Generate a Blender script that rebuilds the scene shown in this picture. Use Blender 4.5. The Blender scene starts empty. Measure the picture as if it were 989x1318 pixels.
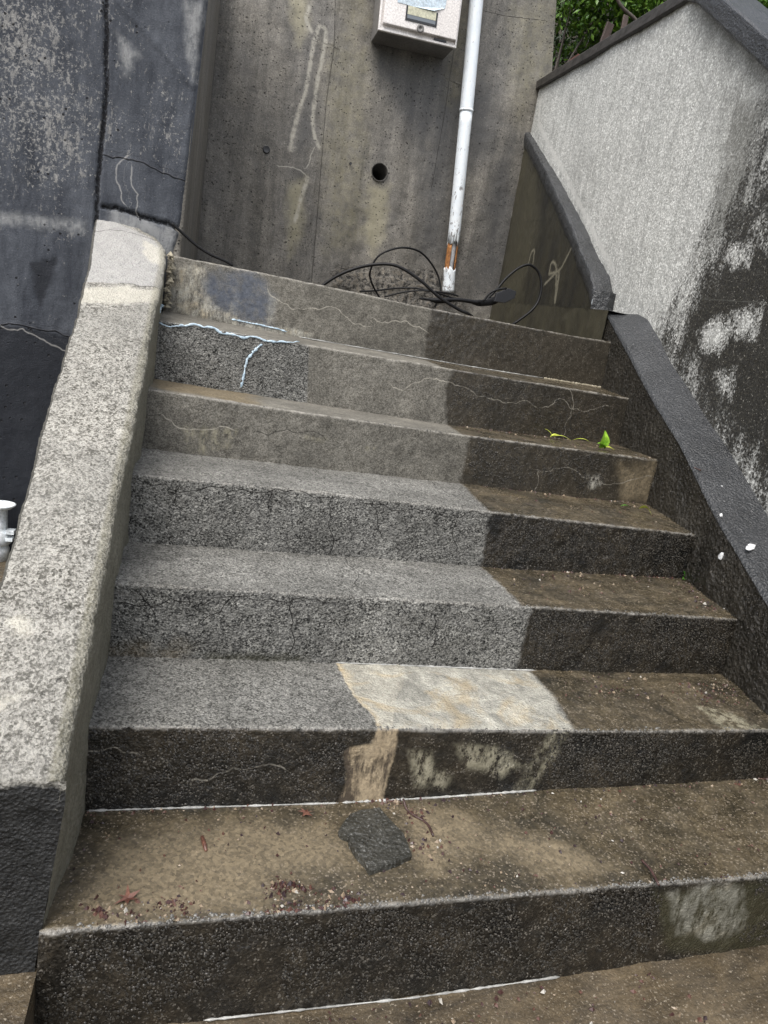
import bpy, math, random
import numpy as np
from mathutils import Vector, Matrix
random.seed(7); rng = np.random.RandomState(7)
S = bpy.context.scene
COL = S.collection

# ------------------------------------------------------------------ camera
YAW, PITCH, ROLL = 0.300901324, 0.224319615, 0.162962216
CAM = np.array([0.131751, -1.252653, 1.191204]); FPX = 867.654
PW, PH = 989.0, 1318.0
_f = np.array([math.sin(YAW)*math.cos(PITCH), math.cos(YAW)*math.cos(PITCH), -math.sin(PITCH)])
_r = np.cross(_f, [0, 0, 1]); _r /= np.linalg.norm(_r); _u = np.cross(_r, _f)
R_ = _r*math.cos(ROLL)+_u*math.sin(ROLL); U_ = -_r*math.sin(ROLL)+_u*math.cos(ROLL)
cam = bpy.data.cameras.new('camera'); co = bpy.data.objects.new('camera', cam); COL.objects.link(co)
co.matrix_world = Matrix(((R_[0], U_[0], -_f[0], CAM[0]), (R_[1], U_[1], -_f[1], CAM[1]), (R_[2], U_[2], -_f[2], CAM[2]), (0, 0, 0, 1)))
cam.sensor_fit = 'VERTICAL'; cam.sensor_height = 24; cam.lens = 24*FPX/PH; cam.clip_start = .02; cam.clip_end = 500
S.camera = co

# ------------------------------------------------------------------ light
SUN_EL, SUN_ROT = math.radians(58), math.radians(224)      # soft light from above, a little behind the viewer and to the left
w = bpy.data.worlds.new('World'); S.world = w; w.use_nodes = True
nt = w.node_tree; nt.nodes.clear()
sky = nt.nodes.new('ShaderNodeTexSky'); sky.sky_type = 'NISHITA'; sky.sun_disc = False
sky.sun_elevation = SUN_EL; sky.sun_rotation = SUN_ROT; sky.air_density = 1.0; sky.dust_density = 4.0; sky.ozone_density = 1.0
bg = nt.nodes.new('ShaderNodeBackground'); bg.inputs[1].default_value = .15
ow = nt.nodes.new('ShaderNodeOutputWorld')
hs = nt.nodes.new('ShaderNodeHueSaturation'); hs.inputs['Saturation'].default_value = .38; nt.links.new(sky.outputs[0], hs.inputs['Color'])      # thin grey cloud: the same sky, less blue
nt.links.new(hs.outputs[0], bg.inputs[0]); nt.links.new(bg.outputs[0], ow.inputs[0])
sl = bpy.data.lights.new('sun', 'SUN'); sl.energy = 1.1; sl.angle = math.radians(45); sl.color = (1, .965, .91)
so = bpy.data.objects.new('sun', sl); COL.objects.link(so)
# nishita: rotation 0 puts the sun at +Y, growing clockwise seen from above
sd = Vector((math.sin(SUN_ROT)*math.cos(SUN_EL), math.cos(SUN_ROT)*math.cos(SUN_EL), math.sin(SUN_EL)))
so.rotation_euler = sd.to_track_quat('Z', 'Y').to_euler(); so.location = (0, 0, 8)
S.view_settings.view_transform = 'Standard'; S.view_settings.look = 'None'; S.view_settings.exposure = 0.9; S.view_settings.gamma = 1
S.view_settings.use_curve_mapping = False

# ------------------------------------------------------------------ measuring helpers
def ray(p): return _f + R_*((p[0]-PW/2)/FPX) - U_*((p[1]-PH/2)/FPX)
def on(p, P0, n):
    d = ray(p); n = np.array(n, float); return CAM + d*(((np.array(P0, float)-CAM)@n)/(d@n))
def onY(p, y): return on(p, (0, y, 0), (0, 1, 0))
RK, RX = .16613, 1.76289
def inner_x(y): return RX+RK*y
def onR(p): return on(p, (RX, 0, 0), (1, -RK, 0))
def stucco_x(y): return 2.02+.13*(y-.5)
def onS(p): return on(p, (2.02, .5, 0), (1, -.13, 0))

def hash3(i, j, k, s):
    h = (i*374761393 + j*668265263 + k*2147483647 + s*974711) & 0xffffffff
    h = ((h ^ (h >> 13))*1274126177) & 0xffffffff
    h = h ^ (h >> 16)
    return (h & 0xffff)/65535.0*2-1
def vnoise(P, scale, seed=0):
    Q = P*scale; I = np.floor(Q).astype(np.int64); F = Q-I; F = F*F*(3-2*F); out = 0
    for a in (0, 1):
        for b in (0, 1):
            for c in (0, 1):
                wgt = (F[..., 0] if a else 1-F[..., 0])*(F[..., 1] if b else 1-F[..., 1])*(F[..., 2] if c else 1-F[..., 2])
                out = out+wgt*hash3(I[..., 0]+a, I[..., 1]+b, I[..., 2]+c, seed)
    return out
def fbm(P, scale, oct=3, seed=0):
    o = 0; a = 1
    for k in range(oct): o = o+a*vnoise(P, scale*2**k, seed+k*7); a *= .5
    return o
def seg_dist(A, B, X, Y):
    dx, dy = B[0]-A[0], B[1]-A[1]; L = dx*dx+dy*dy+1e-12
    t = np.clip(((X-A[0])*dx+(Y-A[1])*dy)/L, 0, 1)
    d = np.hypot(X-A[0]-t*dx, Y-A[1]-t*dy); s = np.sign((X-A[0])*dy-(Y-A[1])*dx)
    return d, s
def poly_sdf(poly, X, Y):          # metres, positive inside
    D = np.full(X.shape, 1e9); inside = np.zeros(X.shape, bool); n = len(poly)
    for i in range(n):
        A, B = poly[i], poly[(i+1) % n]
        d, _ = seg_dist(A, B, X, Y); D = np.minimum(D, d)
        c = ((A[1] > Y) != (B[1] > Y)) & (X < (B[0]-A[0])*(Y-A[1])/(B[1]-A[1]+1e-12)+A[0]); inside ^= c
    return np.where(inside, D, -D)
def jag(pts, amp, it=3, seed=1):   # makes a broken line rougher
    r = np.random.RandomState(seed); pts = [np.array(p, float) for p in pts]
    for k in range(it):
        o = [pts[0]]
        for a, b in zip(pts[:-1], pts[1:]):
            d = b-a; m = (a+b)/2+np.array([-d[1], d[0]])*r.uniform(-amp, amp); o += [m, b]
        pts = o
    return pts
def line_field(lines, X, Y, reach=.02):      # signed distance to the nearest line and a mask that stops it beyond the ends
    D = np.full(X.shape, 1e9); Sg = np.ones(X.shape)
    for L in lines:
        for A, B in zip(L[:-1], L[1:]):
            lo = np.minimum(A, B)-.05; hi = np.maximum(A, B)+.05
            m = (X > lo[0]) & (X < hi[0]) & (Y > lo[1]) & (Y < hi[1])
            if not m.any(): continue
            d, s = seg_dist(A, B, X[m], Y[m]); t = D[m]; sg = Sg[m]; k = d < t
            t[k] = d[k]; sg[k] = s[k]; D[m] = t; Sg[m] = sg
    return np.where(D < reach, D*Sg, .05), (D < reach).astype(float)

# ------------------------------------------------------------------ object helpers
def tag(o, label=None, cat=None, group=None, kind=None):
    if label: o['label'] = label
    if cat: o['category'] = cat
    if group: o['group'] = group
    if kind: o['kind'] = kind
    return o
def root(name, loc, label, cat, group=None):
    o = bpy.data.objects.new(name, None); o.empty_display_size = .1; COL.objects.link(o); o.location = loc
    return tag(o, label, cat, group)
def link(name, verts, faces, mat, parent=None, origin=None, smooth=True, attrs=None):
    verts = np.asarray(verts, float).reshape(-1, 3)
    o0 = np.zeros(3)
    if parent is not None:
        q = parent
        while q is not None: o0 = o0+np.array(q.location); q = q.parent
    if origin is not None: o0 = o0*0+np.array(origin, float)
    me = bpy.data.meshes.new(name)
    if isinstance(faces, np.ndarray):
        nf, k = faces.shape
        me.vertices.add(len(verts)); me.vertices.foreach_set('co', (verts-o0).astype(np.float32).ravel())
        me.loops.add(nf*k); me.loops.foreach_set('vertex_index', faces.astype(np.int32).ravel())
        me.polygons.add(nf); me.polygons.foreach_set('loop_start', (np.arange(nf)*k).astype(np.int32))
        me.update(calc_edges=True); me.validate()
    else:
        me.from_pydata([tuple(v) for v in (verts-o0)], [], faces); me.update()
    if smooth: me.polygons.foreach_set('use_smooth', [True]*len(me.polygons))
    if attrs:
        for k, v in attrs.items():
            a = me.attributes.new(k, 'FLOAT', 'POINT'); v = np.asarray(v, np.float32).ravel()
            if len(v) < len(verts): v = np.concatenate([v, np.full(len(verts)-len(v), v[-1] if False else -1.0, np.float32)])
            a.data.foreach_set('value', v)
    me.materials.append(mat)
    o = bpy.data.objects.new(name, me); COL.objects.link(o)
    if parent is not None: o.parent = parent
    if origin is not None and parent is None: o.location = origin
    return o
def grid_faces(n, m):
    i = np.arange(n-1)[:, None]*m+np.arange(m-1)[None, :]
    return np.stack([i, i+1, i+m+1, i+m], -1).reshape(-1, 4)
def sheet(P, back=None):
    """grid of points -> verts, quads; with back: closed behind by a shell offset"""
    n, m = P.shape[:2]; V = P.reshape(-1, 3); F = grid_faces(n, m)
    if back is not None:
        idx = np.arange(n*m).reshape(n, m)
        loop = np.concatenate([idx[0, :], idx[1:, -1], idx[-1, :-1][::-1], idx[1:-1, 0][::-1]])
        B = V[loop]+np.array(back, float); k = len(loop); b = np.arange(k)+n*m; nx = np.roll(np.arange(k), -1)
        side = np.stack([loop[nx], loop, b, b[nx]], -1)
        # back: fan of quads between mirrored points of the loop
        c = V.mean(0)+np.array(back, float); V = np.concatenate([V, B, c[None]]); ci = len(V)-1
        bk = np.stack([b[0::2][:k//2], np.full(k//2, ci), b[(np.arange(0, k, 2)+2) % k][:k//2], b[1::2][:k//2]], -1)
        F = np.concatenate([F, side, bk])
    return V, F
def box(lo, hi):
    x0, y0, z0 = lo; x1, y1, z1 = hi
    v = [(x0, y0, z0), (x1, y0, z0), (x1, y1, z0), (x0, y1, z0), (x0, y0, z1), (x1, y0, z1), (x1, y1, z1), (x0, y1, z1)]
    f = [(0, 3, 2, 1), (4, 5, 6, 7), (0, 1, 5, 4), (1, 2, 6, 5), (2, 3, 7, 6), (3, 0, 4, 7)]
    return v, f
def bevel(o, wd, seg=2):
    import bmesh
    bm = bmesh.new(); bm.from_mesh(o.data)
    bmesh.ops.bevel(bm, geom=bm.edges[:], offset=wd, segments=seg, affect='EDGES', profile=.6)
    bm.to_mesh(o.data); bm.free(); o.data.update()
def smooth_path(pts, n=8):
    pts = [np.array(p, float) for p in pts]; P = [pts[0]*2-pts[1]]+pts+[pts[-1]*2-pts[-2]]; out = []
    for i in range(1, len(P)-2):
        for k in range(n):
            t = k/n; a, b, c, d = P[i-1], P[i], P[i+1], P[i+2]
            out.append(.5*((2*b)+(c-a)*t+(2*a-5*b+4*c-d)*t*t+(3*b-a-3*c+d)*t**3))
    out.append(pts[-1]); return np.array(out)
def tube(path, rad, seg=8, squash=None):
    path = np.asarray(path, float); n = len(path); rad = np.broadcast_to(rad, (n,)); T = np.gradient(path, axis=0)
    T /= np.linalg.norm(T, axis=1)[:, None]+1e-12; up = np.array([0, 0, 1.]) if abs(T[0][2]) < .9 else np.array([1., 0, 0])
    V = []; N = np.cross(T[0], up); N /= np.linalg.norm(N)
    for i in range(n):
        N = N-T[i]*(N@T[i]); N /= np.linalg.norm(N); B = np.cross(T[i], N)
        for k in range(seg):
            a = 2*math.pi*k/seg; off = (N*math.cos(a)+B*math.sin(a))*rad[i]
            if squash is not None: off = off-np.array(squash)*(off@np.array(squash))*.6
            V.append(path[i]+off)
    F = [(i*seg+k, i*seg+(k+1) % seg, (i+1)*seg+(k+1) % seg, (i+1)*seg+k) for i in range(n-1) for k in range(seg)]
    F += [tuple(range(seg))[::-1], tuple((n-1)*seg+k for k in range(seg))]
    return V, F
def merge(*parts):
    V = []; F = []
    for v, f in parts:
        k = len(V); V += [tuple(p) for p in v]; F += [tuple(i+k for i in q) for q in (f.tolist() if isinstance(f, np.ndarray) else f)]
    return V, F

# ------------------------------------------------------------------ material helpers
class G:
    def __init__(s, name):
        s.m = bpy.data.materials.new(name); s.m.use_nodes = True; s.t = s.m.node_tree; s.t.nodes.clear()
        s.out = s.t.nodes.new('ShaderNodeOutputMaterial'); s.b = s.t.nodes.new('ShaderNodeBsdfPrincipled')
        s.t.links.new(s.b.outputs[0], s.out.inputs[0]); s.tc = s.t.nodes.new('ShaderNodeNewGeometry').outputs['Position']
    def n(s, t, **k):
        x = s.t.nodes.new(t)
        for a, b in k.items(): setattr(x, a, b)
        return x
    def put(s, sock, v):
        if hasattr(v, 'links'): s.t.links.new(v, sock)
        else:
            if isinstance(v, (tuple, list)) and len(v) == 3 and sock.type == 'RGBA': v = (*v, 1)
            sock.default_value = v
    def math(s, op, a, b=0., c=None, clamp=False):
        x = s.n('ShaderNodeMath', operation=op, use_clamp=clamp); s.put(x.inputs[0], a); s.put(x.inputs[1], b)
        if c is not None: s.put(x.inputs[2], c)
        return x.outputs[0]
    def mapv(s, sc, src=None):
        x = s.n('ShaderNodeMapping'); s.put(x.inputs['Vector'], src or s.tc); x.inputs['Scale'].default_value = sc; return x.outputs[0]
    def noise(s, scale, detail=3, rough=.55, vec=None, dist=0.):
        x = s.n('ShaderNodeTexNoise'); s.put(x.inputs['Vector'], vec or s.tc); x.inputs['Scale'].default_value = scale
        x.inputs['Detail'].default_value = detail; x.inputs['Roughness'].default_value = rough; x.inputs['Distortion'].default_value = dist; return x.outputs['Fac']
    def vor(s, scale, feature='F1', vec=None, out='Distance', rnd=1.):
        x = s.n('ShaderNodeTexVoronoi', feature=feature); s.put(x.inputs['Vector'], vec or s.tc); x.inputs['Scale'].default_value = scale
        x.inputs['Randomness'].default_value = rnd; return x.outputs[out]
    def rng(s, v, a, b, c=0., d=1., smooth=False):
        x = s.n('ShaderNodeMapRange'); x.clamp = True
        if smooth: x.interpolation_type = 'SMOOTHSTEP'
        s.put(x.inputs[0], v); s.put(x.inputs[1], a); s.put(x.inputs[2], b); s.put(x.inputs[3], c); s.put(x.inputs[4], d); return x.outputs[0]
    def mix(s, f, a, b, blend='MIX'):
        x = s.n('ShaderNodeMix', data_type='RGBA', blend_type=blend); s.put(x.inputs[0], f); s.put(x.inputs[6], a); s.put(x.inputs[7], b); return x.outputs[2]
    def mul(s, c, f):       # colour times scalar
        x = s.n('ShaderNodeVectorMath', operation='SCALE'); s.put(x.inputs[0], c); s.put(x.inputs['Scale'], f); return x.outputs[0]
    def attr(s, name): return s.n('ShaderNodeAttribute', attribute_name=name).outputs['Fac']
    def layer(s, name, namp=.01, nscale=40, soft=.004):     # crisp ragged edge from a signed distance
        a = s.attr(name); nz = s.noise(nscale, 4, .6)
        v = s.math('ADD', a, s.math('MULTIPLY', s.math('SUBTRACT', nz, .5), namp*2))
        return s.rng(v, -soft, soft, 0, 1, True)
    def cell(s, scale, ch=0, warp=.22):      # one random value per grain, grains warped out of their polygon shape
        w_ = s.n('ShaderNodeTexNoise'); s.put(w_.inputs['Vector'], s.tc); w_.inputs['Scale'].default_value = scale*1.3; w_.inputs['Detail'].default_value = 1
        a = s.n('ShaderNodeVectorMath', operation='MULTIPLY_ADD'); s.put(a.inputs[0], w_.outputs['Color']); a.inputs[1].default_value = (warp*2/scale,)*3; s.put(a.inputs[2], s.tc)
        c = s.vor(scale, vec=a.outputs[0], out='Color'); q = s.n('ShaderNodeSeparateColor'); s.put(q.inputs[0], c); return q.outputs[ch]
    def crack(s, name, wd):
        a = s.math('ABSOLUTE', s.attr(name+'_s')); nz = s.noise(35, 3)
        wv = s.math('MULTIPLY', nz, wd*2); m = s.rng(s.attr(name+'_m'), .4, .9)
        return s.math('MULTIPLY', s.math('SUBTRACT', 1., s.rng(a, 0., wv, 0, 1)), m)
    def bump(s, h, dist, strength=1., prev=None):
        x = s.n('ShaderNodeBump'); s.put(x.inputs['Height'], h); x.inputs['Distance'].default_value = dist; s.put(x.inputs['Strength'], strength)
        if prev is not None: s.put(x.inputs['Normal'], prev)
        return x.outputs[0]
    def done(s, col, rough, normal=None, spec=.5, metal=0., **k):
        s.put(s.b.inputs['Base Color'], col); s.put(s.b.inputs['Roughness'], rough); s.put(s.b.inputs['Metallic'], metal)
        s.put(s.b.inputs['Specular IOR Level'], spec)
        if normal is not None: s.put(s.b.inputs['Normal'], normal)
        for a, v in k.items(): s.put(s.b.inputs[a], v)
        return s.m

def mat_step():
    g = G('weathered_step_concrete')
    grain = g.noise(210, 4, .75); grit = g.vor(170, rnd=1.); gritc = g.vor(150, out='Color'); big = g.noise(5, 4, .6); mid = g.noise(28, 4, .65)
    agg = g.attr('agg'); horiz = g.attr('flat')
    # dry body, smooth to gravelly
    c1 = g.cell(310); c2 = g.cell(175, 1); pick = g.math('ADD', g.math('MULTIPLY', c1, .6), g.math('MULTIPLY', c2, .4)); pick = g.rng(g.math('ADD', pick, g.math('MULTIPLY', g.math('SUBTRACT', mid, .5), .5)), .18, .84)
    smooth_c = g.mix(mid, (.085, .078, .064), (.20, .187, .158))
    smooth_c = g.mul(smooth_c, g.rng(c1, 0., 1., .66, 1.3)); smooth_c = g.mul(smooth_c, g.rng(g.noise(40, 4, .8), .35, .65, .82, 1.16))
    agg_c = g.mix(pick, (.02, .0205, .02), (.36, .356, .33)); agg_c = g.mix(g.rng(mid, .4, .65, 0, .3), agg_c, (.13, .128, .125))
    dry = g.mix(agg, smooth_c, agg_c)
    dry = g.mul(dry, g.rng(big, .32, .68, .68, 1.2)); dry = g.mul(dry, g.rng(g.noise(11, 5, .75, vec=g.mapv((1, 1, .5)), dist=.5), .36, .62, .86, 1.08))
    dry = g.mix(g.math('MULTIPLY', horiz, .08), dry, (.33, .325, .29))
    # mud-brown wet treads, near-black wet risers
    wetcol_r = g.mul(g.mix(g.rng(g.noise(7, 5, .7), .38, .64), (.007, .0068, .006), (.028, .023, .016)), g.rng(c2, 0, 1, .5, 1.6))
    wetcol_r = g.mix(g.math('MULTIPLY', g.rng(c1, .86, .93, 0, .6), g.rng(mid, .4, .6)), wetcol_r, (.20, .185, .16))
    mud = g.noise(7, 6, .68, dist=.6); wetcol_t = g.mix(g.rng(mud, .33, .68), (.020, .018, .012), (.10, .08, .05)); wetcol_t = g.mul(wetcol_t, g.rng(c2, 0, 1, .7, 1.3))
    wetcol_t = g.mix(g.rng(c1, .88, .94, 0, .6), wetcol_t, (.26, .22, .17)); stk = g.noise(30, 5, .75, vec=g.mapv((.5, 1.6, 1))); wetcol_t = g.mul(wetcol_t, g.rng(stk, .35, .65, .7, 1.3))
    wetcol_r = g.mix(g.math('MULTIPLY', g.rng(agg, .15, .5, 1, 0), .48), wetcol_r, g.mul(g.mix(mid, (.045, .038, .028), (.10, .088, .068)), g.rng(c1, 0, 1, .6, 1.3))); wetcol = g.mix(horiz, wetcol_r, wetcol_t)
    wet = g.layer('wet', .016, 34, .011)
    col = g.mix(wet, dry, wetcol)
    tan = g.layer('tan', .07, 12, .045)
    tanc = g.mix(mid, (.10, .078, .046), (.21, .168, .105)); tanc = g.mul(tanc, g.rng(c2, 0, 1, .65, 1.35)); col = g.mix(g.math('MULTIPLY', tan, .8), col, tanc)
    beige = g.layer('beige', .006, 50, .004)
    bc = g.mix(g.noise(11, 5, .7, dist=1.2), (.14, .10, .055), (.46, .38, .26)); bc = g.mix(horiz, bc, g.mix(g.rng(g.noise(11, 5, .7, dist=1.2), .35, .6), (.42, .33, .2), (.56, .48, .34))); bc = g.mul(bc, g.rng(c2, 0, 1, .8, 1.15)); bc = g.mix(g.math('MULTIPLY', g.rng(g.noise(8, 5, .7, vec=g.mapv((2.6, 2.6, .8))), .46, .56), g.math('SUBTRACT', 1., horiz)), bc, (.06, .045, .03)); col = g.mix(beige, col, bc)
    pale = g.layer('pale', .022, 20, .014); pale = g.math('MULTIPLY', pale, g.math('MAXIMUM', horiz, g.rng(g.noise(30, 5, .8, vec=g.mapv((1.4, 1.4, .5))), .4, .58)))
    pc = g.mix(g.rng(g.noise(13, 5, .7, dist=.8), .35, .65), (.24, .235, .205), (.50, .485, .42)); pc = g.mul(pc, g.rng(c1, 0, 1, .82, 1.12))
    pc = g.mix(g.rng(g.noise(6, 4, .6, dist=1.5), .52, .66, 0, .45), pc, (.42, .32, .17)); col = g.mix(g.math('MULTIPLY', pale, .92), col, pc)
    blue = g.math('MULTIPLY', g.layer('blue', .04, 18, .035), g.rng(g.noise(22, 5, .8), .4, .54, .6, 1))
    col = g.mix(g.math('MULTIPLY', blue, .8), col, g.mix(g.noise(60, 3), (.032, .042, .066), (.14, .16, .20)))
    stain = g.math('MULTIPLY', g.layer('stain', .018, 24, .014), g.rng(g.noise(38, 5, .8, vec=g.mapv((1.2, 1.2, .6))), .42, .56))
    col = g.mix(g.math('MULTIPLY', stain, .75), col, g.mix(g.noise(25, 5, .7, vec=g.mapv((1, 1, .3))), (.10, .09, .05), (.5, .47, .36)))
    moss = g.layer('moss', .02, 25, .015); col = g.mix(g.math('MULTIPLY', moss, .6), col, (.042, .041, .022))
    worn_glint = g.math('MULTIPLY', g.rng(g.attr('edge'), 0., .009, 1, 0), g.rng(g.noise(45, 4, .7), .38, .6))  # pale nosing: edge wear, with the edge highlight put into the colour
    col = g.mix(g.math('MULTIPLY', worn_glint, .62), col, (.42, .40, .36))
    ck = g.crack('cr', .0015); vn = g.math('MULTIPLY', g.crack('vn', .0026), g.rng(g.noise(24, 4, .7), .4, .55, .35, 1)); vn = g.math('MULTIPLY', vn, g.mix(wet, (1, 1, 1), (.55, .55, .55)))
    col = g.mix(g.math('MULTIPLY', ck, .93), col, (.012, .011, .01)); col = g.mix(g.math('MULTIPLY', vn, .75), col, (.5, .47, .4))
    # wetness and relief
    pud = g.rng(g.noise(12, 4, .6), .42, .6)
    wr = g.math('MULTIPLY', wet, g.math('SUBTRACT', 1., g.math('MULTIPLY', g.math('MAXIMUM', beige, g.math('MAXIMUM', pale, tan)), .75)))
    rough = g.mix(wr, (.86, .86, .86), g.mix(horiz, (.2, .2, .2), g.mix(pud, (.42, .42, .42), (.15, .15, .15))))
    lump = g.noise(95, 4, .7); h = g.math('ADD', g.math('MULTIPLY', grit, g.math('ADD', g.math('MULTIPLY', agg, .55), .12)), g.math('MULTIPLY', lump, .8))
    h = g.math('ADD', h, g.math('MULTIPLY', grain, .5)); h = g.math('SUBTRACT', h, g.math('MULTIPLY', ck, 1.2))
    h = g.math('ADD', h, g.math('MULTIPLY', c2, g.math('MULTIPLY', agg, .5))); nrm = g.bump(h, .0075, g.math('MULTIPLY', g.math('ADD', g.math('MULTIPLY', agg, .55), .3), g.mix(wet, (1, 1, 1), g.mix(horiz, (.5, .5, .5), (.55, .55, .55)))))
    return g.done(col, rough, nrm, spec=g.rng(wet, 0, 1, .22, .55))
M_STEP = mat_step()

def mat_wall():
    g = G('board_marked_brown_concrete')
    big = g.noise(1.6, 5, .62); st = g.noise(3.2, 6, .68, vec=g.mapv((3.2, 3.2, .35))); fine = g.noise(120, 3, .7); mid = g.noise(14, 5, .7)
    c = g.mix(g.rng(st, .3, .7), (.12, .111, .094), (.255, .237, .205)); c = g.mix(g.rng(big, .42, .68, 0, .6), c, (.10, .098, .096))
    c = g.mul(c, g.rng(fine, .35, .65, .7, 1.3)); c = g.mul(c, g.rng(g.cell(150), 0, 1, .82, 1.18)); c = g.mul(c, g.rng(mid, .35, .65, .78, 1.2)); c = g.mul(c, g.rng(g.noise(2.2, 5, .7, vec=g.mapv((2.2, 2.2, .3))), .36, .6, .62, 1.1))
    dk = g.layer('dark', .12, 4, .12); c = g.mix(g.math('MULTIPLY', dk, .62), c, (.04, .042, .046))
    ol = g.layer('olive', .12, 6, .10); c = g.mix(g.math('MULTIPLY', ol, g.rng(mid, .35, .65, .1, .45)), c, (.22, .20, .115))
    ye = g.layer('yellow', .05, 14, .05); c = g.mix(g.math('MULTIPLY', ye, .5), c, (.36, .33, .21))
    gl = g.math('MULTIPLY', g.layer('glaze', .014, 22, .010), g.rng(g.noise(30, 4, .7), .3, .52)); c = g.mix(g.math('MULTIPLY', gl, .75), c, (.42, .40, .34))
    scrape = g.rng(g.noise(60, 3, .6), .66, .73, 0, .5); c = g.mix(scrape, c, (.34, .32, .28))
    hc = g.vor(17, out='Distance'); sel = g.noise(5, 2); pit = g.math('MULTIPLY', g.rng(hc, .07, .12, 1, 0), g.rng(sel, .42, .5))
    hb = g.vor(45, out='Distance'); pit2 = g.math('MULTIPLY', g.rng(hb, .14, .22, 1, 0), g.rng(g.noise(7, 2), .45, .52)); pit = g.math('MAXIMUM', pit, pit2)
    c = g.mix(g.math('MULTIPLY', pit, .85), c, (.012, .011, .010))
    ru = g.layer('rubble', .06, 20, .03); rb = g.noise(28, 4, .75); c = g.mix(g.math('MULTIPLY', ru, g.rng(rb, .42, .50, .95, 0)), c, (.016, .014, .012))
    c = g.mix(g.math('MULTIPLY', g.math('MULTIPLY', ru, g.rng(rb, .5, .7)), .4), c, (.26, .2, .13))
    ck = g.crack('cr', .004); vn = g.crack('vn', .006)
    c = g.mix(g.math('MULTIPLY', ck, .75), c, (.025, .023, .02)); c = g.mix(g.math('MULTIPLY', vn, .6), c, (.5, .48, .42))
    h = g.math('ADD', g.math('MULTIPLY', mid, .6), g.math('MULTIPLY', fine, .3)); h = g.math('SUBTRACT', h, g.math('ADD', g.math('MULTIPLY', pit, 1.2), g.math('MULTIPLY', ck, .6)))
    h = g.math('ADD', h, g.math('MULTIPLY', g.math('MULTIPLY', ru, rb), 3.5))
    return g.done(c, g.rng(mid, .3, .7, .5, .75), g.bump(h, .006, .8))
M_WALL = mat_wall()

def mat_left():
    g = G('blue_grey_old_concrete')
    st = g.noise(5, 6, .7, vec=g.mapv((2.4, 2.4, .6))); mid = g.noise(34, 6, .76, vec=g.mapv((1.3, 1.3, .55))); fine = g.noise(170, 3, .75); big = g.noise(2, 4, .6)
    c = g.mix(g.rng(st, .32, .7), (.024, .028, .037), (.082, .09, .105)); c = g.mul(c, g.rng(fine, .3, .7, .75, 1.3))
    fl = g.layer('fleck', .5, 7, .35); m = g.math('MULTIPLY', g.math('ADD', g.math('MULTIPLY', fl, .16), -.10), 1.)
    k = g.rng(g.math('ADD', mid, m), .56, .64); c = g.mix(g.math('MULTIPLY', k, .7), c, g.mix(fine, (.12, .12, .125), (.38, .37, .34)))
    k2 = g.rng(g.math('ADD', g.noise(75, 4, .8), m), .56, .63); c = g.mix(g.math('MULTIPLY', k2, .75), c, (.3, .295, .28))
    pl = g.layer('pale', .03, 25, .025); c = g.mix(g.math('MULTIPLY', pl, g.rng(mid, .35, .55, .25, .85)), c, (.27, .275, .275))
    dk = g.layer('dark', .02, 20, .012); c = g.mix(g.math('MULTIPLY', dk, .9), c, g.mix(mid, (.004, .005, .008), (.014, .017, .024)))
    ck = g.crack('cr', .004); ck = g.math('MAXIMUM', ck, g.math('MULTIPLY', g.layer('joint', .008, 70, .003), g.rng(g.noise(70, 3, .7), .38, .5)))
    pit = g.math('MULTIPLY', g.rng(g.vor(28), .09, .15, 1, 0), g.rng(g.noise(7, 2), .5, .56)); ck = g.math('MAXIMUM', ck, pit)
    c = g.mix(g.math('MULTIPLY', ck, .92), c, (.009, .009, .011)); vn = g.crack('vn', .004); c = g.mix(g.math('MULTIPLY', vn, .55), c, (.42, .41, .39))
    h = g.math('ADD', g.math('MULTIPLY', mid, .6), g.math('MULTIPLY', fine, .7)); h = g.math('SUBTRACT', h, g.math('MULTIPLY', ck, 1.5))
    h = g.math('ADD', h, g.math('MULTIPLY', g.math('MULTIPLY', g.noise(40, 5, .8), dk), .5))
    return g.done(c, g.mix(dk, (.8, .8, .8), (.65, .65, .65)), g.bump(h, .0045, .8), spec=.28)
M_LEFT = mat_left()

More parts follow.
